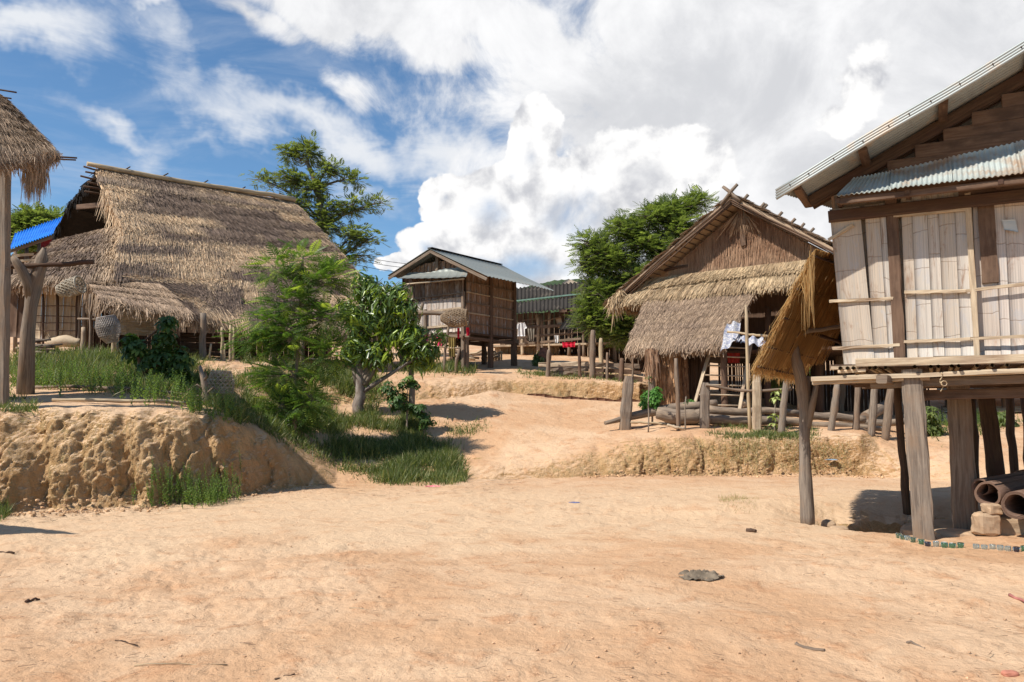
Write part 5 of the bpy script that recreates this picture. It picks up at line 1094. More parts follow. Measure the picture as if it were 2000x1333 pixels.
# ================================================================ UNDER THE RIGHT HOUSE: mats, stones, bottles
def roll(label, px, py, d, r, L, turns, tail):
    c = P(px, py, d); ax = nrm(RH.N*.9+RH.E*.35); a = nrm(np.cross(ax, (0, 0, 1))); b = np.array([0, 0, 1.])
    h = thing('rolled_mat', label, 'rolled mat', c-np.array([0, 0, r]), 'rolled brown mats under the near house')
    mb = MB(); th = np.linspace(0, turns*2*pi, int(26*turns)); rr = r*(1-.16*(th/th[-1])); rr = rr*(1+.02*np.sin(th*3+px)+.012*np.sin(7*th))
    pr = [c+a*r_*cos(t_+1.)+b*r_*sin(t_+1.) for r_, t_ in zip(rr, th)][::-1]
    if tail: pr = pr+[pr[-1]+a*.02+b*(.0)+(a*.12*i-b*.05*i) for i in range(1, 5)]
    pr = np.array(pr); n = len(pr); K = 7; ls = np.linspace(0, L, K); V = (pr[:, None]+ax*ls[None, :, None])
    cc = c+ax*ls[None, :, None]; nrm_ = (V-cc); nrm_ = nrm_/np.linalg.norm(nrm_, axis=2, keepdims=True); V2 = V-nrm_*.012
    i, j = np.meshgrid(np.arange(n-1), np.arange(K-1), indexing='ij'); q = i*K+j; Fq = np.stack([q, q+K, q+K+1, q+1], -1).reshape(-1, 4); nn = n*K
    e = np.arange(n-1)*K; Fe = np.stack([e, e+nn, e+K+nn, e+K], -1); UV = np.zeros(Fq.shape+(2,)); UV[..., 0] = (V.reshape(-1, 3)[Fq]@ax); UV[..., 1] = (Fq//K)*.03
    mb.add(np.concatenate([V.reshape(-1, 3), V2.reshape(-1, 3)]), Fq, UV, True); mb.F.append((Fq[:, ::-1]+nn, UV, True)); mb.F.append((Fe, np.zeros(Fe.shape+(2,)), False)); mb.build('mat', wood('mat_brown', (.13, .075, .05), (.21, .13, .09), (.17, .10, .07), fine=40), h)
roll('front left rolled mat with open round end', 1929, 966, 9.9, .155, 1.6, 1.9, False)
roll('lower right rolled mat with many layers and a loose tail', 1985, 988, 9.5, .165, 1.8, 3.6, True)
roll('rolled mat at the back, half hidden by the front left one', 1915, 952, 10.1, .11, 1.5, 1.6, False)
roll('dark rolled mat lying on top behind the other rolls', 2000, 945, 11.3, .2, 1.6, 1.5, False)
W_stone = plain('earthy_stone', (.36, .25, .16), (.50, .34, .21), 5., .95, bs=.6)
def stone(label, c, sx_, sy_, sz_, name='stone', seed=0, mat=None, cat='stone', group=None, boxy=3.5):
    mb = MB(); n = 14; th = np.linspace(0, pi, n); ph = np.linspace(0, 2*pi, 2*n, endpoint=False); T, Ph = np.meshgrid(th, ph, indexing='ij')
    x, y, z = np.sin(T)*np.cos(Ph), np.sin(T)*np.sin(Ph), np.cos(T); q = (np.abs(x)**boxy+np.abs(y)**boxy+np.abs(z)**boxy)**(-1/boxy); f = q*(1+.18*fbm(x*1.5+seed, y*1.5, z*1.5, 3, 77))
    V = np.stack([x*f*sx_, y*f*sy_, z*f*sz_], -1).reshape(-1, 3)+np.asarray(c); i, j = np.meshgrid(np.arange(n-1), np.arange(2*n), indexing='ij'); a = i*2*n+j; b = i*2*n+(j+1) % (2*n)
    mb.add(V, np.stack([a, a+2*n, b+2*n, b], -1).reshape(-1, 4), None, boxy < 3); return tag(mb.build(name, mat or W_stone), label, cat, group)
def gc(px, py, d, dz=0): c = P(px, py, d); c[2] = float(G(c[0], c[1]))+dz; return c
stone('angular brown rock lying right of the forked support', gc(1637, 993, 11.3, .05), .12, .11, .075, seed=3, boxy=4)
stone('lump of earth behind the angular rock in the shade', gc(1616, 975, 11.8, .06), .09, .12, .12, seed=4)
stone('squared block under the rolled mats', P(1935, 1026, 9.75)+np.array([0, .1, 0]), .13, .12, .13, seed=5, boxy=7)
stone('small pinkish block on top of the squared block', P(1946, 1000, 9.7)+np.array([0.02, .12, 0.02]), .09, .1, .06, seed=6, boxy=6)
stone('long low earthen block beneath the right roll', P(1995, 1035, 9.7)+np.array([0, .3, 0]), .36, .12, .13, seed=7, boxy=6)
stone('dark stone ledge behind the front house post', gc(1850, 1010, 10.9, .05), .45, .25, .1, seed=8)
stone('dark earthen hearth block deeper under the near house', gc(1840, 980, 12.0, .1), .6, .3, .2, seed=9)
stone('flat rock at the foot of the second house post', gc(1870, 1038, 10.1, .0), .3, .2, .08, seed=10)
def glass(name, col):
    m, t, b = newmat(name); b.inputs['Base Color'].default_value = (*col, 1); b.inputs['Roughness'].default_value = .08; b.inputs['Transmission Weight'].default_value = .75; b.inputs['Specular IOR Level'].default_value = .6; b.inputs['IOR'].default_value = 1.4; return m
GL = {'green': glass('green_glass', (.12, .25, .15)), 'clear': glass('clear_glass', (.45, .49, .45)), 'dark': glass('dark_glass', (.07, .06, .08)), 'dull': glass('dull_glass', (.18, .24, .16))}
bt = [(1755, 1038, 'dull'), (1763, 1040, 'dull'), (1772, 1041, 'clear'), (1783, 1044, 'dull'), (1799, 1048, 'green'), (1811, 1051, 'dark'), (1828, 1051, 'clear'), (1844, 1053, 'green'), (1860, 1054, 'green'), (1876, 1054, 'green'), (1906, 1057, 'clear'), (1922, 1058, 'clear'), (1938, 1058, 'clear'), (1953, 1060, 'clear'), (1968, 1061, 'clear'), (1985, 1063, 'dark'), (2000, 1062, 'green')]
lab = ['leftmost dull bottle of the buried row', 'second dull bottle from the left end of the row', 'small clear bottle near the left end of the row', 'dull bottle just left of the front house post', 'green bottle at the foot of the front house post', 'dark bottle in front of the front house post', 'clear bottle just right of the front house post', 'low green bottle right of that clear one', 'green bottle in the middle of the green group', 'bright green bottle, tallest before the gap', 'clear bottle right after the gap in the row', 'second clear bottle after the gap', 'third, widest clear bottle after the gap', 'short clear bottle left of the tan one', 'clear tan-tinted bottle beside the dark one', 'dark purple bottle near the frame edge', 'green bottle cut by the right frame edge']
for (px, py, c_), lb in zip(bt, lab):
    q = gc(px, py, F*1.6/(py+6-790)*.985); rr = .038 if c_ != 'clear' else .034; hh = .055+.012*random.random(); mb = MB(); z = np.array([-.03, .0, hh*.8, hh*.95, hh])
    tube(mb, [q+np.array([0, 0, a]) for a in z], np.array([1, 1, 1, .93, .7])*rr, 16); tag(mb.build('bottle', GL[c_]), lb+', upturned in the soil', 'bottle', 'upturned bottles edging the near house')
# crumpled rag, sticks, chips on the forecourt
def rag(label, px, py, sx_, sy_, col, seed, hgt=.1):
    c = gc(px, py, F*1.6/(py-790)); n = 46; U, V_ = np.meshgrid(np.linspace(-1, 1, n), np.linspace(-1, 1, n), indexing='ij'); rd = np.minimum(np.sqrt(U**2+V_**2), 1.04)
    wv = fbm(U*2.2+seed, V_*2.2, 0, 4, 5); x = U*sx_*(1+.3*wv); y = V_*sy_*(1+.3*fbm(U*2, V_*2, 5, 3, 6)); z = hgt*np.clip((.75-2.4*np.abs(fbm(U*1.5+seed, V_*2.6, 2, 3, 7, .5)))*(1.05-rd)**.5*.8+.25*fbm(U*6, V_*9, 1, 3, 8)*(1.05-rd)**.5, -.04, 1)
    p = np.stack([x, y, z], -1).reshape(-1, 3)+c; i, j = np.meshgrid(np.arange(n-1), np.arange(n-1), indexing='ij'); a = i*n+j; keep = (rd[:-1, :-1]+.2*wv[:-1, :-1] < .95).ravel()
    mb = MB(); mb.add(p, np.stack([a, a+n, a+n+1, a+1], -1).reshape(-1, 4)[keep], None, True); return tag(mb.build('rag', plain('rag_'+str(seed), col, tuple(q*1.6 for q in col), 14., .95)), label, 'rag')
rag('crumpled grey muddy rag on the forecourt right of centre', 1366, 1128, .22, .17, (.13, .10, .07), 3, .11)
rag('dark crumpled scrap beside the path below the grass', 898, 876, .14, .12, (.10, .085, .075), 5, .12)
rag('faded blue scrap on the path edge by the bank', 1625, 926, .16, .08, (.16, .22, .27), 8, .04)
rag('small blue scrap of plastic on the path', 1122, 980, .10, .05, (.10, .11, .2), 11, .03)
rag('pinkish scrap of paper at the edge of the grass', 845, 948, .16, .05, (.55, .15, .18), 14, .04)
for (lb, x0, y0, x1, y1, r_, mm) in (('thick grey stick on the forecourt lower right', 1554, 1247, 1610, 1260, .014, W_grey), ('short brown stick right of the thick grey one', 1770, 1247, 1806, 1256, .008, W_log), ('brown chunk of wood right of the path', 1458, 1037, 1476, 1038, .03, W_red), ('dark twig at the bottom edge left of centre', 537, 1308, 575, 1298, .006, W_dark), ('pale straw stem lying at the lower left', 262, 1286, 445, 1283, .0035, W_bam), ('dark chip of bark at the left of the forecourt', 50, 1174, 78, 1168, .012, W_dark), ('long thin pale reed lying mid forecourt', 682, 1181, 800, 1188, .004, W_bam), ('reddish board scrap at the right frame edge', 1972, 1160, 2010, 1175, .014, plain('pink_board', (.42, .16, .13))), ('dark stick at the left edge of the forecourt', -5, 1073, 28, 1074, .014, W_dark), ('thin dark twig in the left foreground', 225, 1240, 270, 1250, .004, W_dark), ('curved twig under the straw stem', 0, 1265, 28, 1257, .004, W_log)):
    q0 = gc(x0, y0, F*1.6/(y0-790), r_*.7); q1 = gc(x1, y1, F*1.6/(y1-790), r_*.7); mb = MB(); pole(mb, q0, q1, r_, r_*.7, 6, .006, 7, .0012); tag(mb.build('stick', mm), lb, 'stick')
stone('salmon pink brick chip in the lower right corner', gc(1972, 1302, F*1.6/(1302-790), .012), .045, .03, .018, 'brick_chip', 20, plain('brick', (.5, .2, .13)), 'brick chip')
# loose litter of twigs, straw and pebbles
def clods():
    n = 900; px = np.concatenate([rng.uniform(-50, 640, n), rng.uniform(1130, 1720, n)]); u = (px-1000)/F; d = np.interp(u, KU, KD[1])-np.abs(rng.normal(0, .22, 2*n))+.06; r_ = .008+.035*rng.random(2*n)**4; x = u*d
    oc_ = np.array([(1, 0, 0), (0, 1, 0), (-1, 0, 0), (0, -1, 0), (.6, .5, .8), (-.6, .6, .7), (-.6, -.6, .8), (.6, -.6, .7)]); TF = [(0, 1, 4, 7), (1, 2, 5, 4), (2, 3, 6, 5), (3, 0, 7, 6), (4, 5, 6, 7)]; mb = MB(); q = rng.random(2*n)*6.28; Rm = np.zeros((2*n, 3, 3)); Rm[:, 0, 0] = np.cos(q); Rm[:, 0, 1] = -np.sin(q); Rm[:, 1, 0] = np.sin(q); Rm[:, 1, 1] = np.cos(q); Rm[:, 2, 2] = 1
    scatter(mb, oc_, TF, np.stack([x, d, G(x, d)], 1), Rm, r_); tag(mb.build('clods', plain('clod', (.56, .35, .19), (.42, .25, .13), 3., vary=.3), org=(0, 0, 0)), 'crumbled clods fallen along the foot of the cut banks', 'clods', kind='stuff')
clods()
def litter():
    n = 2600; px = rng.uniform(-150, 2150, n); t = rng.random(n); d = 1/(1/3.6*(1-t)+1/18.*t); x = (px-1000)/F*d; ok = (vn(x*.9, d*.9, 0, 33)+rng.normal(0, .4, n)) > .05; x, d = x[ok], d[ok]; e1 = rng.uniform(640, 1010, 420); e2 = rng.uniform(14.2, 17.4, 420); x = np.concatenate([x, (e1-1000)/F*e2]); d = np.concatenate([d, e2]); e1 = rng.uniform(0, 640, 260); e2 = np.interp((e1-1000)/F, KU, KD[1])-rng.random(260)*.9; x = np.concatenate([x, (e1-1000)/F*e2]); d = np.concatenate([d, e2]); n = len(x)
    z = G(x, d)+.012; a = rng.normal(0, .7, n); L = np.where(np.arange(n) < n-680, .015+.085*rng.random(n)**2.3, .04+.16*rng.random(n)**2); mb = MB(); dr = np.stack([np.cos(a), np.sin(a), rng.normal(0, .06, n)], 1)
    TV = [(-.05, 0, 0), (.05, 0, 0), (.05, 0, 1), (-.05, 0, 1), (0, .05, 0), (0, .05, 1)]; scatter(mb, TV, [(0, 1, 2, 3), (0, 4, 5, 3), (1, 4, 5, 2)], np.stack([x, d, z], 1), frames_up(dr), np.stack([.03+0*L, .03+0*L, L], 1)*np.array([1.4, 1.4, 1.]))
    m, t_, b = newmat('litter'); r_ = t_.n('ShaderNodeNewGeometry').outputs['Random Per Island']; cr = t_.n('ShaderNodeValToRGB'); t_.t.links.new(r_, cr.inputs[0]); cr.color_ramp.elements[0].color = (.07, .04, .025, 1); cr.color_ramp.elements[1].color = (.5, .38, .24, 1)
    e = cr.color_ramp.elements.new(.6); e.color = (.22, .12, .07, 1); setc(t_, b, cr.outputs[0]); tag(mb.build('twig_litter', m, org=(0, 0, 0)), 'fine twigs and straw littering the bare earth', 'litter', kind='stuff')
    n = 2400; px = rng.uniform(-150, 2150, n); t = rng.random(n); d = 1/(1/3.6*(1-t)+1/20.*t); x = (px-1000)/F*d; r_ = .003+.011*rng.random(n)**5; z = G(x, d)-r_*.1
    mb = MB(); oc_ = np.array([(1, 0, 0), (0, 1, 0), (-1, 0, 0), (0, -1, 0), (.6, .6, .7), (-.6, .6, .7), (-.6, -.6, .7), (.6, -.6, .7)]); TF = [(0, 1, 4, 7), (1, 2, 5, 4), (2, 3, 6, 5), (3, 0, 7, 6), (4, 5, 6, 7)]
    scatter(mb, oc_, TF, np.stack([x, d, z], 1), frames_up(np.tile([[0, .1, 1.]], (n, 1))+rng.normal(0, .1, (n, 3)))[:, :, [0, 1, 2]], r_); tag(mb.build('pebbles', plain('pebble', (.58, .36, .21), (.46, .28, .16), 3., vary=.3), org=(0, 0, 0)), 'small clods and pebbles on the bare earth', 'pebbles', kind='stuff')
litter()

# ================================================================ GRASS
def inpoly(x, y, poly):
    r = np.zeros(x.shape, bool); n = len(poly)
    for i in range(n):
        (x1, y1), (x2, y2) = poly[i], poly[(i+1) % n]; c_ = ((y1 > y) != (y2 > y)) & (x < (x2-x1)*(y-y1)/(y2-y1+1e-9)+x1); r ^= c_
    return r
L_grass = leafmat('grass_blades', (.06, .085, .022), (.18, .215, .07), (.38, .34, .16), .35); L_dry = leafmat('dry_grass', (.30, .24, .10), (.42, .34, .17), None, .2); L_weed = leafmat('weed_leaves', (.08, .14, .025), (.20, .28, .07), None, .35)
def sample_area(poly, n, dr):
    xs = [p[0] for p in poly]; X, Y = [], []; tot = 0
    for _ in range(60):
        px = rng.uniform(min(xs), max(xs), n); d = rng.uniform(*dr, n); x = (px-1000)/F*d; z = G(x, d); qx, qy = proj(np.stack([x, d, z], 1)); ok = inpoly(qx+rng.normal(0, 13, n), qy+rng.normal(0, 6, n), poly); X.append(x[ok]); Y.append(d[ok]); tot += ok.sum()
        if tot > n: break
    X = np.concatenate(X)[:n]; Y = np.concatenate(Y)[:n]; return X, Y
def grass(name, label, poly, n, dr, hgt, w_=.012, mat=None, patch=.0, lean=.45):
    x, y = sample_area(poly, n, dr)
    if patch: ok = vn(x*1.6, y*1.6, 0, 55)+rng.normal(0, .25, len(x)) > patch-.5; x, y = x[ok], y[ok]
    n = len(x); z = G(x, y)-.03; cl = .6+.7*np.clip(vn(x*2.2, y*2.2, 0, 56)+.5, 0, 1); L = hgt*cl*rng.uniform(.5, 1.15, n); mb = MB()
    d = np.stack([rng.normal(0, lean, n), rng.normal(0, lean, n), np.ones(n)], 1)
    TV = np.array([(-.5, 0, 0), (.5, 0, 0), (-.4, .05, .5), (.4, .05, .5), (-.06, .28, 1), (.06, .28, 1)]); sc_ = np.stack([w_*rng.uniform(.7, 1.5, n), L, L], 1)
    scatter(mb, TV, [(0, 1, 3, 2), (2, 3, 5, 4)], np.stack([x, y, z], 1), frames(d), sc_, np.clip(rng.random(n), 0, 1)); return tag(mb.build(name, mat or L_grass, org=(0, 0, 0)), label, 'grass', kind='stuff')
polyA = [(15, 712), (60, 700), (200, 688), (300, 705), (400, 715), (480, 730), (490, 830), (400, 802), (330, 778), (180, 752), (20, 755)]
polyB = [(470, 712), (600, 725), (690, 735), (740, 745), (745, 790), (830, 835), (870, 880), (915, 937), (760, 942), (690, 920), (625, 885), (545, 850), (480, 820)]
grass('grass', 'tall green grass in front of the large thatched house', polyA, 30000, (14.5, 23), .34, .016, None, .30)
grass('grass', 'lush green grass covering the slope under the small trees', polyB, 62000, (15.8, 25), .26, .015, None, .42)
grass('grass', 'low grass tufts along the front fence', [(1375, 832), (1480, 840), (1600, 846), (1600, 855), (1480, 858), (1385, 848)], 5200, (18.6, 20.6), .14, .014, None, .45)
grass('grass', 'sparse tufts beside the path', [(860, 830), (960, 832), (955, 850), (870, 850)], 900, (18, 21.5), .16, .014, None, .5)
grass('grass', 'grass patch under the plank granary', [(770, 700), (930, 708), (925, 722), (770, 718)], 3500, (24, 29), .3, .02)
grass('grass', 'thin grass along the back fence foot', [(1010, 720), (1250, 738), (1250, 748), (1170, 742), (1010, 732)], 3000, (25, 27.5), .2, .018, None, .5)
grass('grass', 'tuft on the left bank top', [(-20, 775), (75, 780), (80, 800), (-20, 805)], 1500, (12.8, 15), .2, .012, None, .3)
grass('grass', 'green clump at the foot of the left bank', [(-30, 985), (28, 985), (28, 1003), (-30, 1005)], 700, (11, 12.6), .16, .01)
grass('grass', 'grass behind the near house posts', [(1810, 835), (2010, 825), (2010, 850), (1830, 856)], 1500, (18.5, 24), .22, .018, None, .5)
grass('dry_grass', 'dry yellow grass hanging on the cut bank by the fence', [(1230, 868), (1500, 860), (1700, 870), (1670, 915), (1250, 915)], 3500, (17.9, 19), .12, .010, L_dry, .55)
grass('dry_grass', 'dry bleached grass lying in the left meadow', [(150, 752), (230, 735), (330, 760), (330, 775), (200, 762)], 2200, (14.8, 18), .3, .008, L_dry, 0, .9)
grass('dry_grass', 'dry tuft on the little mound beside the forked support', [(1400, 968), (1480, 975), (1475, 1000), (1400, 992)], 900, (11.5, 14.5), .10, .006, L_dry, .4)
grass('dry_grass', 'sparse dead tufts around the muddy rag', [(1300, 1085), (1480, 1090), (1500, 1150), (1300, 1140)], 420, (6.6, 8.6), .035, .004, L_dry, .6, 1.1)
# leafy weeds: upright stems with small leaves
def weeds(label, poly, n, dr, hgt, ls=.045, face=None):
    x, y = sample_area(poly, n, dr); n = len(x); z = G(x, y)-.02; mb = MB(); P0, Dr, Sc = [], [], []
    for a, b, c_ in zip(x, y, z):
        H_ = hgt*random.uniform(.5, 1.2); ln = np.array([random.gauss(0, .12), random.gauss(0, .12)-(.25 if face else 0), 1]); tube(mb, [(a, b, c_), np.array([a, b, c_])+ln*H_], [.005, .002], 4, cap=False)
        m = max(8, int(H_/.018)); f = np.linspace(.12, 1, m); th = np.arange(m)*2.4; pp = np.array([a, b, c_])+ln*(H_*f)[:, None]; P0.append(pp); Dr.append(np.stack([np.cos(th), np.sin(th), .5+0*th], 1)); Sc.append(ls*(1.15-.6*f)*np.ones(m))
    TV = np.array([(0, 0, 0), (-.22, .02, .45), (0, .08, 1), (.22, .02, .45)]); scatter(mb, TV, [(0, 3, 2, 1)], np.concatenate(P0), frames_up(np.concatenate(Dr)), np.concatenate(Sc)); return tag(mb.build('weeds', L_weed, org=(0, 0, 0)), label, 'weeds', kind='stuff')
weeds('light green upright weeds at the near edge of the left meadow', [(20, 745), (100, 738), (160, 748), (260, 755), (330, 772), (400, 798), (480, 825), (440, 832), (330, 795), (200, 770), (30, 760)], 260, (14, 17.5), .5, .07)
weeds('green weeds climbing the foot of the left bank', [(265, 955), (330, 925), (400, 945), (470, 930), (478, 970), (400, 985), (270, 985)], 170, (12.3, 14.4), .38, .05, True)
weeds('scattered weeds at the edge of the slope', [(480, 800), (560, 850), (620, 880), (700, 915), (680, 900), (600, 850), (500, 800)], 60, (15.5, 18.5), .3, .05)
weeds('weeds behind the near house posts', [(1805, 800), (1990, 835), (1990, 845), (1810, 850)], 90, (18.5, 24), .4, .06)

# ================================================================ TREES AND BUSHES
def bez(p0, p1, p2, n=7):
    t = np.linspace(0, 1, n)[:, None]; return (1-t)**2*p0+2*t*(1-t)*p1+t*t*p2
def frond_T(pairs=9, lw=.10, ll=.28, droop=.25):
    V, F_ = [], []
    for i in range(pairs):
        f = .12+.88*i/(pairs-1); l = ll*sin(pi*(.18+.74*f)); y = -droop*f*f
        for sg in (-1, 1):
            b = len(V); V += [(0, y, f-lw*.5), (sg*l*.55, y-.02, f-lw*.55+.07), (sg*l, y-.05, f+.10), (sg*l*.5, y-.01, f+lw*.5+.05)]; F_.append((b, b+1, b+2, b+3))
    b = len(V); V += [(-.012, 0, 0), (.012, 0, 0), (.006, -droop, 1), (-.006, -droop, 1)]; F_.append((b, b+1, b+2, b+3)); return np.array(V), np.array(F_)
def lance_T(n=9, L=1., W_=.13, droop=.9):
    V, F_ = [], []
    for i in range(n):
        a = i*2*pi/n+.3*(i % 2); e = .35+.5*((i*37) % 10)/10; c_, s_ = cos(a), sin(a); pr = lambda r, z, w_: ((c_*r-s_*w_), (s_*r+c_*w_), z)
        b = len(V); r1, z1 = .35*cos(e)*L, .35*sin(e)*L*.6; r2, z2 = .7*L*cos(e), -.15*droop*L; r3, z3 = .82*L*cos(e), -.62*droop*L
        V += [pr(0, 0, 0), pr(r1, z1, W_/2), pr(r1, z1-.03, 0), pr(r1, z1, -W_/2), pr(r2, z2, W_/2), pr(r2, z2-.04, 0), pr(r2, z2, -W_/2), pr(r3, z3, 0)]
        F_ += [(b, b+1, b+2, b+2), (b, b+2, b+3, b+3), (b+1, b+4, b+5, b+2), (b+2, b+5, b+6, b+3), (b+4, b+7, b+7, b+5), (b+5, b+7, b+7, b+6)]
    return np.array(V), F_
def clean(F_): return [tuple(dict.fromkeys(f)) for f in F_]
def lance_scatter(mb, T, pos, Rm, sc, uvx=None):
    V, F_ = T; F_ = clean(F_); uvx = rng.random(len(pos)) if uvx is None else uvx
    tri = np.array([f for f in F_ if len(f) == 3]); qd = np.array([f for f in F_ if len(f) == 4]); b0 = mb.n
    scatter(mb, V, qd, pos, Rm, sc, uvx); k = len(V); N = len(pos); tf = (tri[None]+(np.arange(N)*k)[:, None, None]).reshape(-1, 3)+b0; UV = np.zeros(tf.shape+(2,)); UV[..., 0] = np.repeat(uvx, len(tri))[:, None]; mb.F.append((tf, UV, False))
def tree(name, label, base, trunk, blobs_, kind, mat, wmat, fs=.35, nbr=14, per=5, r0=.12, group=None, cat='tree', young=.1, up=.25, twig=True, rtop=None, forks=None):
    h = thing(name, label, cat, base, group); tb = MB(); lb = MB(); tr = np.array([base-np.array([0, 0, .15])]+[np.asarray(q) for q in trunk]); m = len(tr)
    rt = np.linspace(r0, rtop or r0*.45, m); tube(tb, np.array([tr[min(int(q), m-2)]*(1-(q-min(int(q), m-2)))+tr[min(int(q), m-2)+1]*(q-min(int(q), m-2)) for q in np.linspace(0, m-1, 3*m)])+np.vstack([np.zeros((1, 3)), rng.normal(0, r0*.08, (3*m-1, 3))]), np.interp(np.linspace(0, m-1, 3*m), np.arange(m), rt), 9, r0*.03)
    PP, DD, SS = [], [], []
    for (c_, rad, dens) in blobs_:
        c_ = np.asarray(c_, float); rad = np.asarray(rad, float)
        cand = tr[1:] if len(tr) > 2 else tr; zc = c_[2]-.6*np.linalg.norm((cand-c_)[:, :2], axis=1); j = int(np.argmin(np.abs(cand[:, 2]-np.minimum(zc, cand[-1, 2])))); s_ = cand[j]
        mid = (s_+c_)/2+np.array([0, 0, .12*np.linalg.norm(c_-s_)])+rng.normal(0, .06*np.linalg.norm(c_-s_), 3); path = bez(s_, mid, c_, 8); tube(tb, path, np.linspace(r0*.42, r0*.13, 8), 6, cap=False)
        nb = max(3, int(nbr*dens))
        for i in range(nb):
            v = nrm(rng.normal(0, 1, 3)); rr = random.random()**.4; e = c_+v*rad*rr; k = random.randint(3, 7); q0 = path[k]; md = (q0+e)/2+rng.normal(0, .08*np.linalg.norm(e-q0), 3); pth = bez(q0, md, e, 6)
            if twig: tube(tb, pth, np.linspace(r0*.13, r0*.035, 6), 4, cap=False)
            for g_ in range(per):
                f = random.uniform(.45, 1.); q = pth[int(f*5)]+np.clip(rng.normal(0, 1, 3), -1.2, 1.2)*(.28*fs+(.11 if kind in ('clump', 'feather') else 0)); out = nrm(q-c_+1e-6)*.9+nrm(pth[-1]-pth[0]+1e-6)*.7+rng.normal(0, .55, 3); out[2] = out[2]*.6+up; PP.append(q); DD.append(nrm(out)); SS.append(fs*random.uniform(.6, 1.2))
    PP = np.array(PP); DD = np.array(DD); SS = np.array(SS); ux = rng.random(len(PP))*.86; zmid = np.percentile(PP[:, 2], 40); ux = np.where((rng.random(len(PP)) < young) & (PP[:, 2] > zmid-5), .95, ux)
    if kind == 'frond': T = frond_T(8, .09, .30, .22); scatter(lb, T[0], T[1], PP, frames_up(DD), SS, ux)
    elif kind == 'clump': T = frond_T(5, .26, .5, .3); scatter(lb, T[0], T[1], PP, frames_up(DD), SS, ux)
    elif kind == 'feather': T = frond_T(6, .15, .36, .2); scatter(lb, T[0], T[1], PP, frames_up(DD), SS, ux)
    elif kind == 'lance':
        for g_, (nl, dr) in enumerate(((5, 1.1), (7, .8), (4, 1.3))):
            q = np.arange(len(PP)) % 3 == g_; lance_scatter(lb, lance_T(nl, 1., .14, dr), PP[q], frames(DD[q]*.9+np.array([0, 0, .8])), SS[q], ux[q])
    elif kind == 'broad': lance_scatter(lb, lance_T(7, 1., .27, .45), PP, frames(DD*.8+np.array([0, 0, .8])), SS, ux)
    tb.build('trunk', wmat, h); lb.build('crown', mat, h); return h
BK = wood('tree_bark', (.16, .125, .09), (.27, .22, .17), (.20, .15, .11), fine=10)
BKw = wood('pale_flaky_bark', (.15, .11, .085), (.33, .28, .24), (.12, .08, .06), fine=6)
L_young = leafmat('young_tree_leaves', (.06, .12, .025), (.14, .22, .05), (.34, .42, .08), .42)
L_mango = leafmat('mango_leaves', (.05, .095, .02), (.15, .22, .04), (.34, .44, .04), .28, .5, .35)
L_back = leafmat('back_tree_leaves', (.10, .13, .04), (.22, .25, .09), (.28, .29, .10), .48)
L_feath = leafmat('feathery_tree_leaves', (.105, .145, .045), (.225, .27, .09), (.30, .35, .11), .48)
L_dark = leafmat('dark_bush_leaves', (.03, .07, .014), (.075, .145, .03), (.15, .24, .05), .3, .4, .5)
L_bush = leafmat('bright_bush_leaves', (.06, .17, .025), (.12, .27, .045), None, .3)
def S(px, py, d, rx, ry, dens=1.): return (P(px, py, d), (rx*d/F, max(rx, ry)*.8*d/F, ry*d/F), dens)
D1 = 17.6; b = gp(573, D1)
tree('young_pinnate_tree', 'young bright green feathery tree standing before the large thatched roof', b, [P(575, 820, D1), P(578, 740, D1), P(584, 640, D1), P(588, 560, D1), P(592, 500, D1)],
     [S(592, 512, D1, 30, 30, .7), S(532, 522, D1, 40, 24, .8), S(635, 555, D1, 52, 36, 1.1), S(565, 590, D1, 60, 42, 1.4), S(645, 620, D1, 58, 46, 1.4), S(515, 630, D1, 52, 30, 1.1), S(488, 662, D1, 52, 20, .9), S(570, 665, D1, 60, 44, 1.6), S(650, 690, D1, 44, 40, 1.2), S(555, 735, D1, 60, 40, 1.5), S(545, 795, D1, 42, 38, 1.1), S(610, 780, D1, 44, 48, 1.2), S(575, 830, D1, 30, 22, .5), S(660, 545, D1, 24, 22, .3)], 'frond', L_young, BK, .40, 17, 7, .06, young=.2, rtop=.018, up=.02)
D2 = 20.6; b = gp(700, D2)
h_ = tree('mango_tree', 'round mango tree with drooping glossy leaves and pale flaky trunk', b, [P(702, 770, D2), P(704, 738, D2), P(700, 700, D2), P(705, 650, D2)],
     [S(720, 560, D2, 48, 26, 1.2), S(770, 570, D2, 46, 30, 1.2), S(690, 610, D2, 40, 48, 1.3), S(745, 620, D2, 55, 44, 1.6), S(800, 610, D2, 30, 34, 1.), S(815, 650, D2, 30, 30, .9), S(700, 670, D2, 35, 28, .9), S(735, 680, D2, 34, 16, .5), S(830, 690, D2, 26, 18, .4), S(690, 690, D2, 34, 20, .7), S(745, 700, D2, 26, 14, .4), S(780, 655, D2, 40, 24, .8)], 'lance', L_mango, BKw, .36, 20, 4, .17, young=.28, rtop=.035)
for (x0, x1, x2) in ((708, 728, 733), (712, 742, 760), (698, 686, 684)):
    mb = MB(); tube(mb, [P(x0, 752, 20.6), P((x0+x1)/2, 728, 20.6), P(x1, 700, 20.6), P(x2, 650, 20.6)], [.09, .06, .05, .035], 8, .004); mb.build('stem', BK, h_)
b = gp(802, 20.9); tree('mango_tree', 'smaller mango stem right of the pale flaky trunk', b, [P(806, 760, 20.9), P(803, 720, 20.9), P(806, 680, 20.9)], [S(812, 660, 20.9, 28, 26, .8), S(840, 690, 20.9, 24, 20, .5), S(858, 655, 20.9, 14, 8, .12), S(795, 690, 20.9, 18, 16, .4)], 'lance', L_mango, BK, .32, 16, 4, .10, young=.15)
D3 = 34.; b = gp(640, D3)
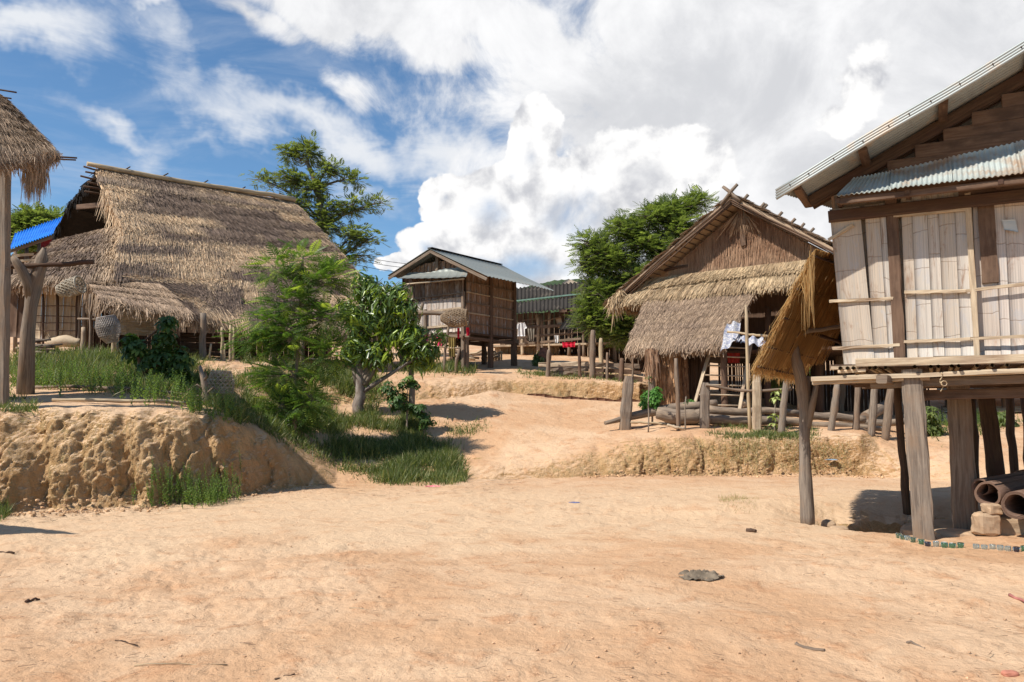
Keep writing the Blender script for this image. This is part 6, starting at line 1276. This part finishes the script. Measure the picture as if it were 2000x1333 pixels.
tree('sparse_tall_tree', 'tall airy tree rising behind the right end of the large thatched roof', b, [P(645, 600, D3), P(640, 520, D3), P(632, 440, D3), P(620, 370, D3), P(600, 320, D3)],
     [S(560, 300, D3, 30, 22, .7), S(605, 295, D3, 36, 26, .8), S(640, 330, D3, 34, 22, .8), S(505, 350, D3, 22, 10, .35), S(560, 345, D3, 44, 28, 1.), S(610, 370, D3, 44, 30, 1.1), S(575, 400, D3, 40, 28, 1.), S(640, 410, D3, 38, 30, 1.), S(700, 352, D3, 24, 16, .4), S(690, 400, D3, 42, 24, .8), S(745, 395, D3, 26, 16, .4), S(640, 450, D3, 44, 26, 1.), S(700, 455, D3, 44, 22, .7), S(735, 462, D3, 24, 14, .4), S(660, 495, D3, 44, 22, .8), S(710, 500, D3, 30, 16, .4), S(620, 430, D3, 30, 40, .6)], 'clump', L_back, BK, .25, 30, 9, .15, young=.05, rtop=.08)
D4 = 31.; b = gp(1290, D4)
tree('feathery_spreading_tree', 'broad feathery green tree between the long house and thatched gable', b, [P(1290, 660, D4), P(1285, 600, D4), P(1280, 540, D4), P(1290, 480, D4), P(1310, 430, D4)],
     [S(1365, 395, D4, 24, 14, .5), S(1320, 410, D4, 44, 22, .9), S(1270, 425, D4, 44, 24, 1.), S(1210, 450, D4, 44, 24, 1.), S(1330, 450, D4, 60, 30, 1.2), S(1150, 475, D4, 36, 20, .8), S(1260, 480, D4, 60, 34, 1.6), S(1180, 505, D4, 55, 34, 1.6), S(1310, 510, D4, 60, 40, 1.4), S(1135, 515, D4, 24, 16, .5), S(1240, 550, D4, 66, 40, 2.), S(1160, 570, D4, 40, 34, 1.4), S(1200, 610, D4, 60, 34, 2.), S(1150, 630, D4, 40, 26, 1.2), S(1255, 620, D4, 50, 34, 1.4), S(1210, 655, D4, 38, 18, .8), S(1140, 600, D4, 24, 16, .5)], 'feather', L_feath, BK, .34, 60, 10, .22, young=.08, rtop=.12)
D5 = 17.2; b = gp(278, D5)
tree('broad_leaved_bush', 'dark broad-leaved bush with reddish stem in the left meadow', b, [P(276, 735, D5), P(272, 700, D5), P(270, 680, D5)], [S(265, 680, D5, 28, 20, .9), S(320, 660, D5, 30, 24, .9), S(330, 635, D5, 14, 16, .4), S(300, 700, D5, 40, 26, 1.2), S(350, 700, D5, 36, 28, 1.1), S(310, 745, D5, 50, 26, 1.4), S(360, 745, D5, 30, 22, .9), S(250, 665, D5, 12, 8, .2)], 'broad', L_dark, W_red, .24, 12, 4, .07, cat='bush', young=.06)
D6 = 19.8; b = gp(795, D6)
tree('leafy_shrub', 'low shrub at the foot of the mango tree, sprigs rising at its left', b, [P(795, 790, D6), P(795, 770, D6)], [S(780, 785, D6, 34, 26, 1.2), S(815, 805, D6, 34, 24, 1.1), S(755, 760, D6, 20, 14, .5), S(800, 750, D6, 24, 14, .5), S(835, 825, D6, 22, 16, .6)], 'broad', L_dark, BK, .16, 16, 4, .03, cat='shrub', young=.2)
D7 = 20.6; b = gp(1274, D7)
tree('round_bush', 'small round bright green bush left of the slim leaning stake', b, [P(1274, 800, D7), P(1274, 780, D7)], [S(1274, 780, D7, 26, 18, 2.6), S(1280, 768, D7, 16, 10, 1.), S(1262, 790, D7, 16, 8, .8)], 'broad', L_bush, BK, .16, 22, 4, .03, cat='bush', young=0)
def sapling(label, px, pt, d, leaves, mat, fs=.14):
    b = gp(px, d); h = thing('sapling', label, 'sapling', b); t_ = P(px+1, pt, d); mb = MB(); pole(mb, b-np.array([0, 0, .05]), t_, .02, .012, 6, .02, 6); mb.build('stem', BK, h); mb = MB(); pos = np.array([b+(t_-b)*f+rng.normal(0, .05, 3) for f in leaves]); lance_scatter(mb, lance_T(5, 1., .3, .6), pos, frames(rng.normal(0, .3, pos.shape)+np.array([0, 0, 1])), np.full(len(pos), fs)); mb.build('crown', mat, h)
sapling('bare whip of a sapling right of the squared grey post', 1266, 733, 19.7, [.6, .75, .85, .95, 1.], L_dark, .10)
sapling('thin dry sapling beside the slim leaning stake', 1339, 775, 19.6, [.9, .8], L_dark, .1)
sapling('sapling with drooping pale yellow leaves under the lean-to', 1513, 765, 19.7, [.85, .95, 1., 1., .92, .3, .35, .25], leafmat('pale_leaves', (.32, .38, .12), (.45, .5, .2), None, .3), .22)
b = gp(1305, 20.9); 
for (lb, px, py, d, rr, mt, fs) in (('green shrub seen under the floor of the near house', 1812, 815, 20.5, 30, L_feath, .2), ('small weed bush at the foot of the granary', 1055, 700, 30., 12, L_feath, .25), ('leafy plant below the ladder left side', 1352, 790, 21.2, 10, L_bush, .12), ('shrub seen through the posts below the lean-to', 1520, 740, 24.6, 12, L_feath, .2), ('little bush behind the basket of the plank granary', 815, 712, 27, 12, L_feath, .2), ('low bush at the far right under the near house', 1965, 820, 22, 18, L_feath, .22)):
    c_ = gp(px, d); tree('small_shrub', lb, c_, [c_+np.array([0, 0, .12]), c_+np.array([0, 0, .25])], [S(px, py, d, rr, rr, 1.6), S(px-rr*.5, py+rr*.7, d, rr*.7, rr*.6, .8), S(px+rr*.5, py+rr*.7, d, rr*.7, rr*.6, .8)], 'broad', mt, BK, fs, 16, 4, .03, cat='shrub', young=.1)
# trees beyond the left houses
for i, (px, py, d, rx, ry, lb) in enumerate(((60, 430, 48, 42, 34, 'dense roundish tree above the blue roof'), (115, 440, 50, 40, 26, 'second tree right of the one above the blue roof'), (-40, 440, 48, 50, 30, 'tree at the far left edge behind the hut'))):
    b = gp(px, d); tree('far_tree', lb, b, [P(px, 560, d), P(px, 500, d), P(px, 460, d)], [S(px, py, d, rx, ry, 1.7), S(px-rx*.5, py+20, d, rx*.7, ry*.8, 1.2), S(px+rx*.5, py+24, d, rx*.7, ry*.8, 1.2), S(px, py+44, d, rx, ry*.8, 1.4)], 'clump', L_feath, BK, .5, 50, 7, .2, group='trees behind the far left roofs')
for i, (px, py, d, rx, ry, lb) in enumerate(((1560, 745, 36, 60, 26, 'green tree mass seen low behind the thatched house posts'), (1700, 740, 38, 70, 30, 'trees glimpsed between the near house and lean-to'), (1900, 780, 36, 90, 26, 'far greenery behind the near house posts'))):
    b = gp(px, d); tree('far_tree', lb, b, [P(px, 790, d), P(px, 770, d), P(px, 760, d)], [S(px-rx*.5, py+10, d, rx*.6, ry, 1.7), S(px+rx*.5, py+10, d, rx*.6, ry, 1.7), S(px, py, d, rx*.6, ry, 1.7)], 'clump', L_feath, BK, .4, 40, 7, .12, group='greenery beyond the houses')
# background huts seen beneath the near house
def back_hut():
    h = thing('low_thatched_shed', 'low thatched shed glimpsed far behind between the house posts', 'shed', gp(1680, 30.))
    mb = MB(); q = [P(1585, 725, 31), P(1780, 725, 31), P(1790, 775, 29), P(1580, 775, 29)]; slab(mb, *q, .1); thatch(mb, *q, 4000, 4, .5, .05, .06, droop=.1); mb.build('roof_thatch', T_right, h)
    for px in (1590, 1650, 1715, 1775):
        mb = MB(); pole(mb, gp(px, 29.3, -.1), P(px, 770, 29.3), .12, .1, 4); mb.build('post', W_grey, h)
    mb = MB(); sheet(mb, P(1585, 800, 31), P(1790, 800, 31), P(1790, 770, 31), P(1585, 770, 31), 4, 2, .05); mb.build('wall', W_dark, h)
    h = thing('open_shed', 'shed with pale slatted platform visible at far right under the near house', 'shed', gp(1900, 27.))
    for i in range(4):
        mb = MB(); plank(mb, P(1840, 795+i*3, 27-.2*i), P(2060, 795+i*3, 27-.2*i), .15, .04); mb.build('slat', W_pale, h)
    for px in (1850, 1905, 1960, 2030):
        mb = MB(); pole(mb, gp(px, 26.8, -.1), P(px, 740, 26.8), .08, .07, 4); mb.build('post', W_grey, h)
    mb = MB(); slab(mb, P(1830, 720, 30), P(2070, 715, 30), P(2080, 770, 26), P(1830, 770, 26), .1); thatch(mb, P(1830, 720, 30), P(2070, 715, 30), P(2080, 770, 26), P(1830, 770, 26), 3500, 4, .6, .05, .06, droop=.1); mb.build('roof_thatch', T_right, h)
back_hut()
# wires behind the granary
for i, (y0, y1) in enumerate(((478, 505), (488, 512), (498, 522))):
    mb = MB(); q0, q1 = P(560, y0-22, 60), P(900, y1+14, 70); t = np.linspace(0, 1, 24); tube(mb, [q0+(q1-q0)*a-np.array([0, 0, .8*sin(pi*a)]) for a in t], .022, 5); tag(mb.build('wire', plain('wire', (.03, .03, .035))), ['topmost of three thin wires behind the granary roof', 'middle one of three thin wires behind the granary roof', 'lowest of three thin wires behind the granary roof'][i], 'wire', 'overhead wires')
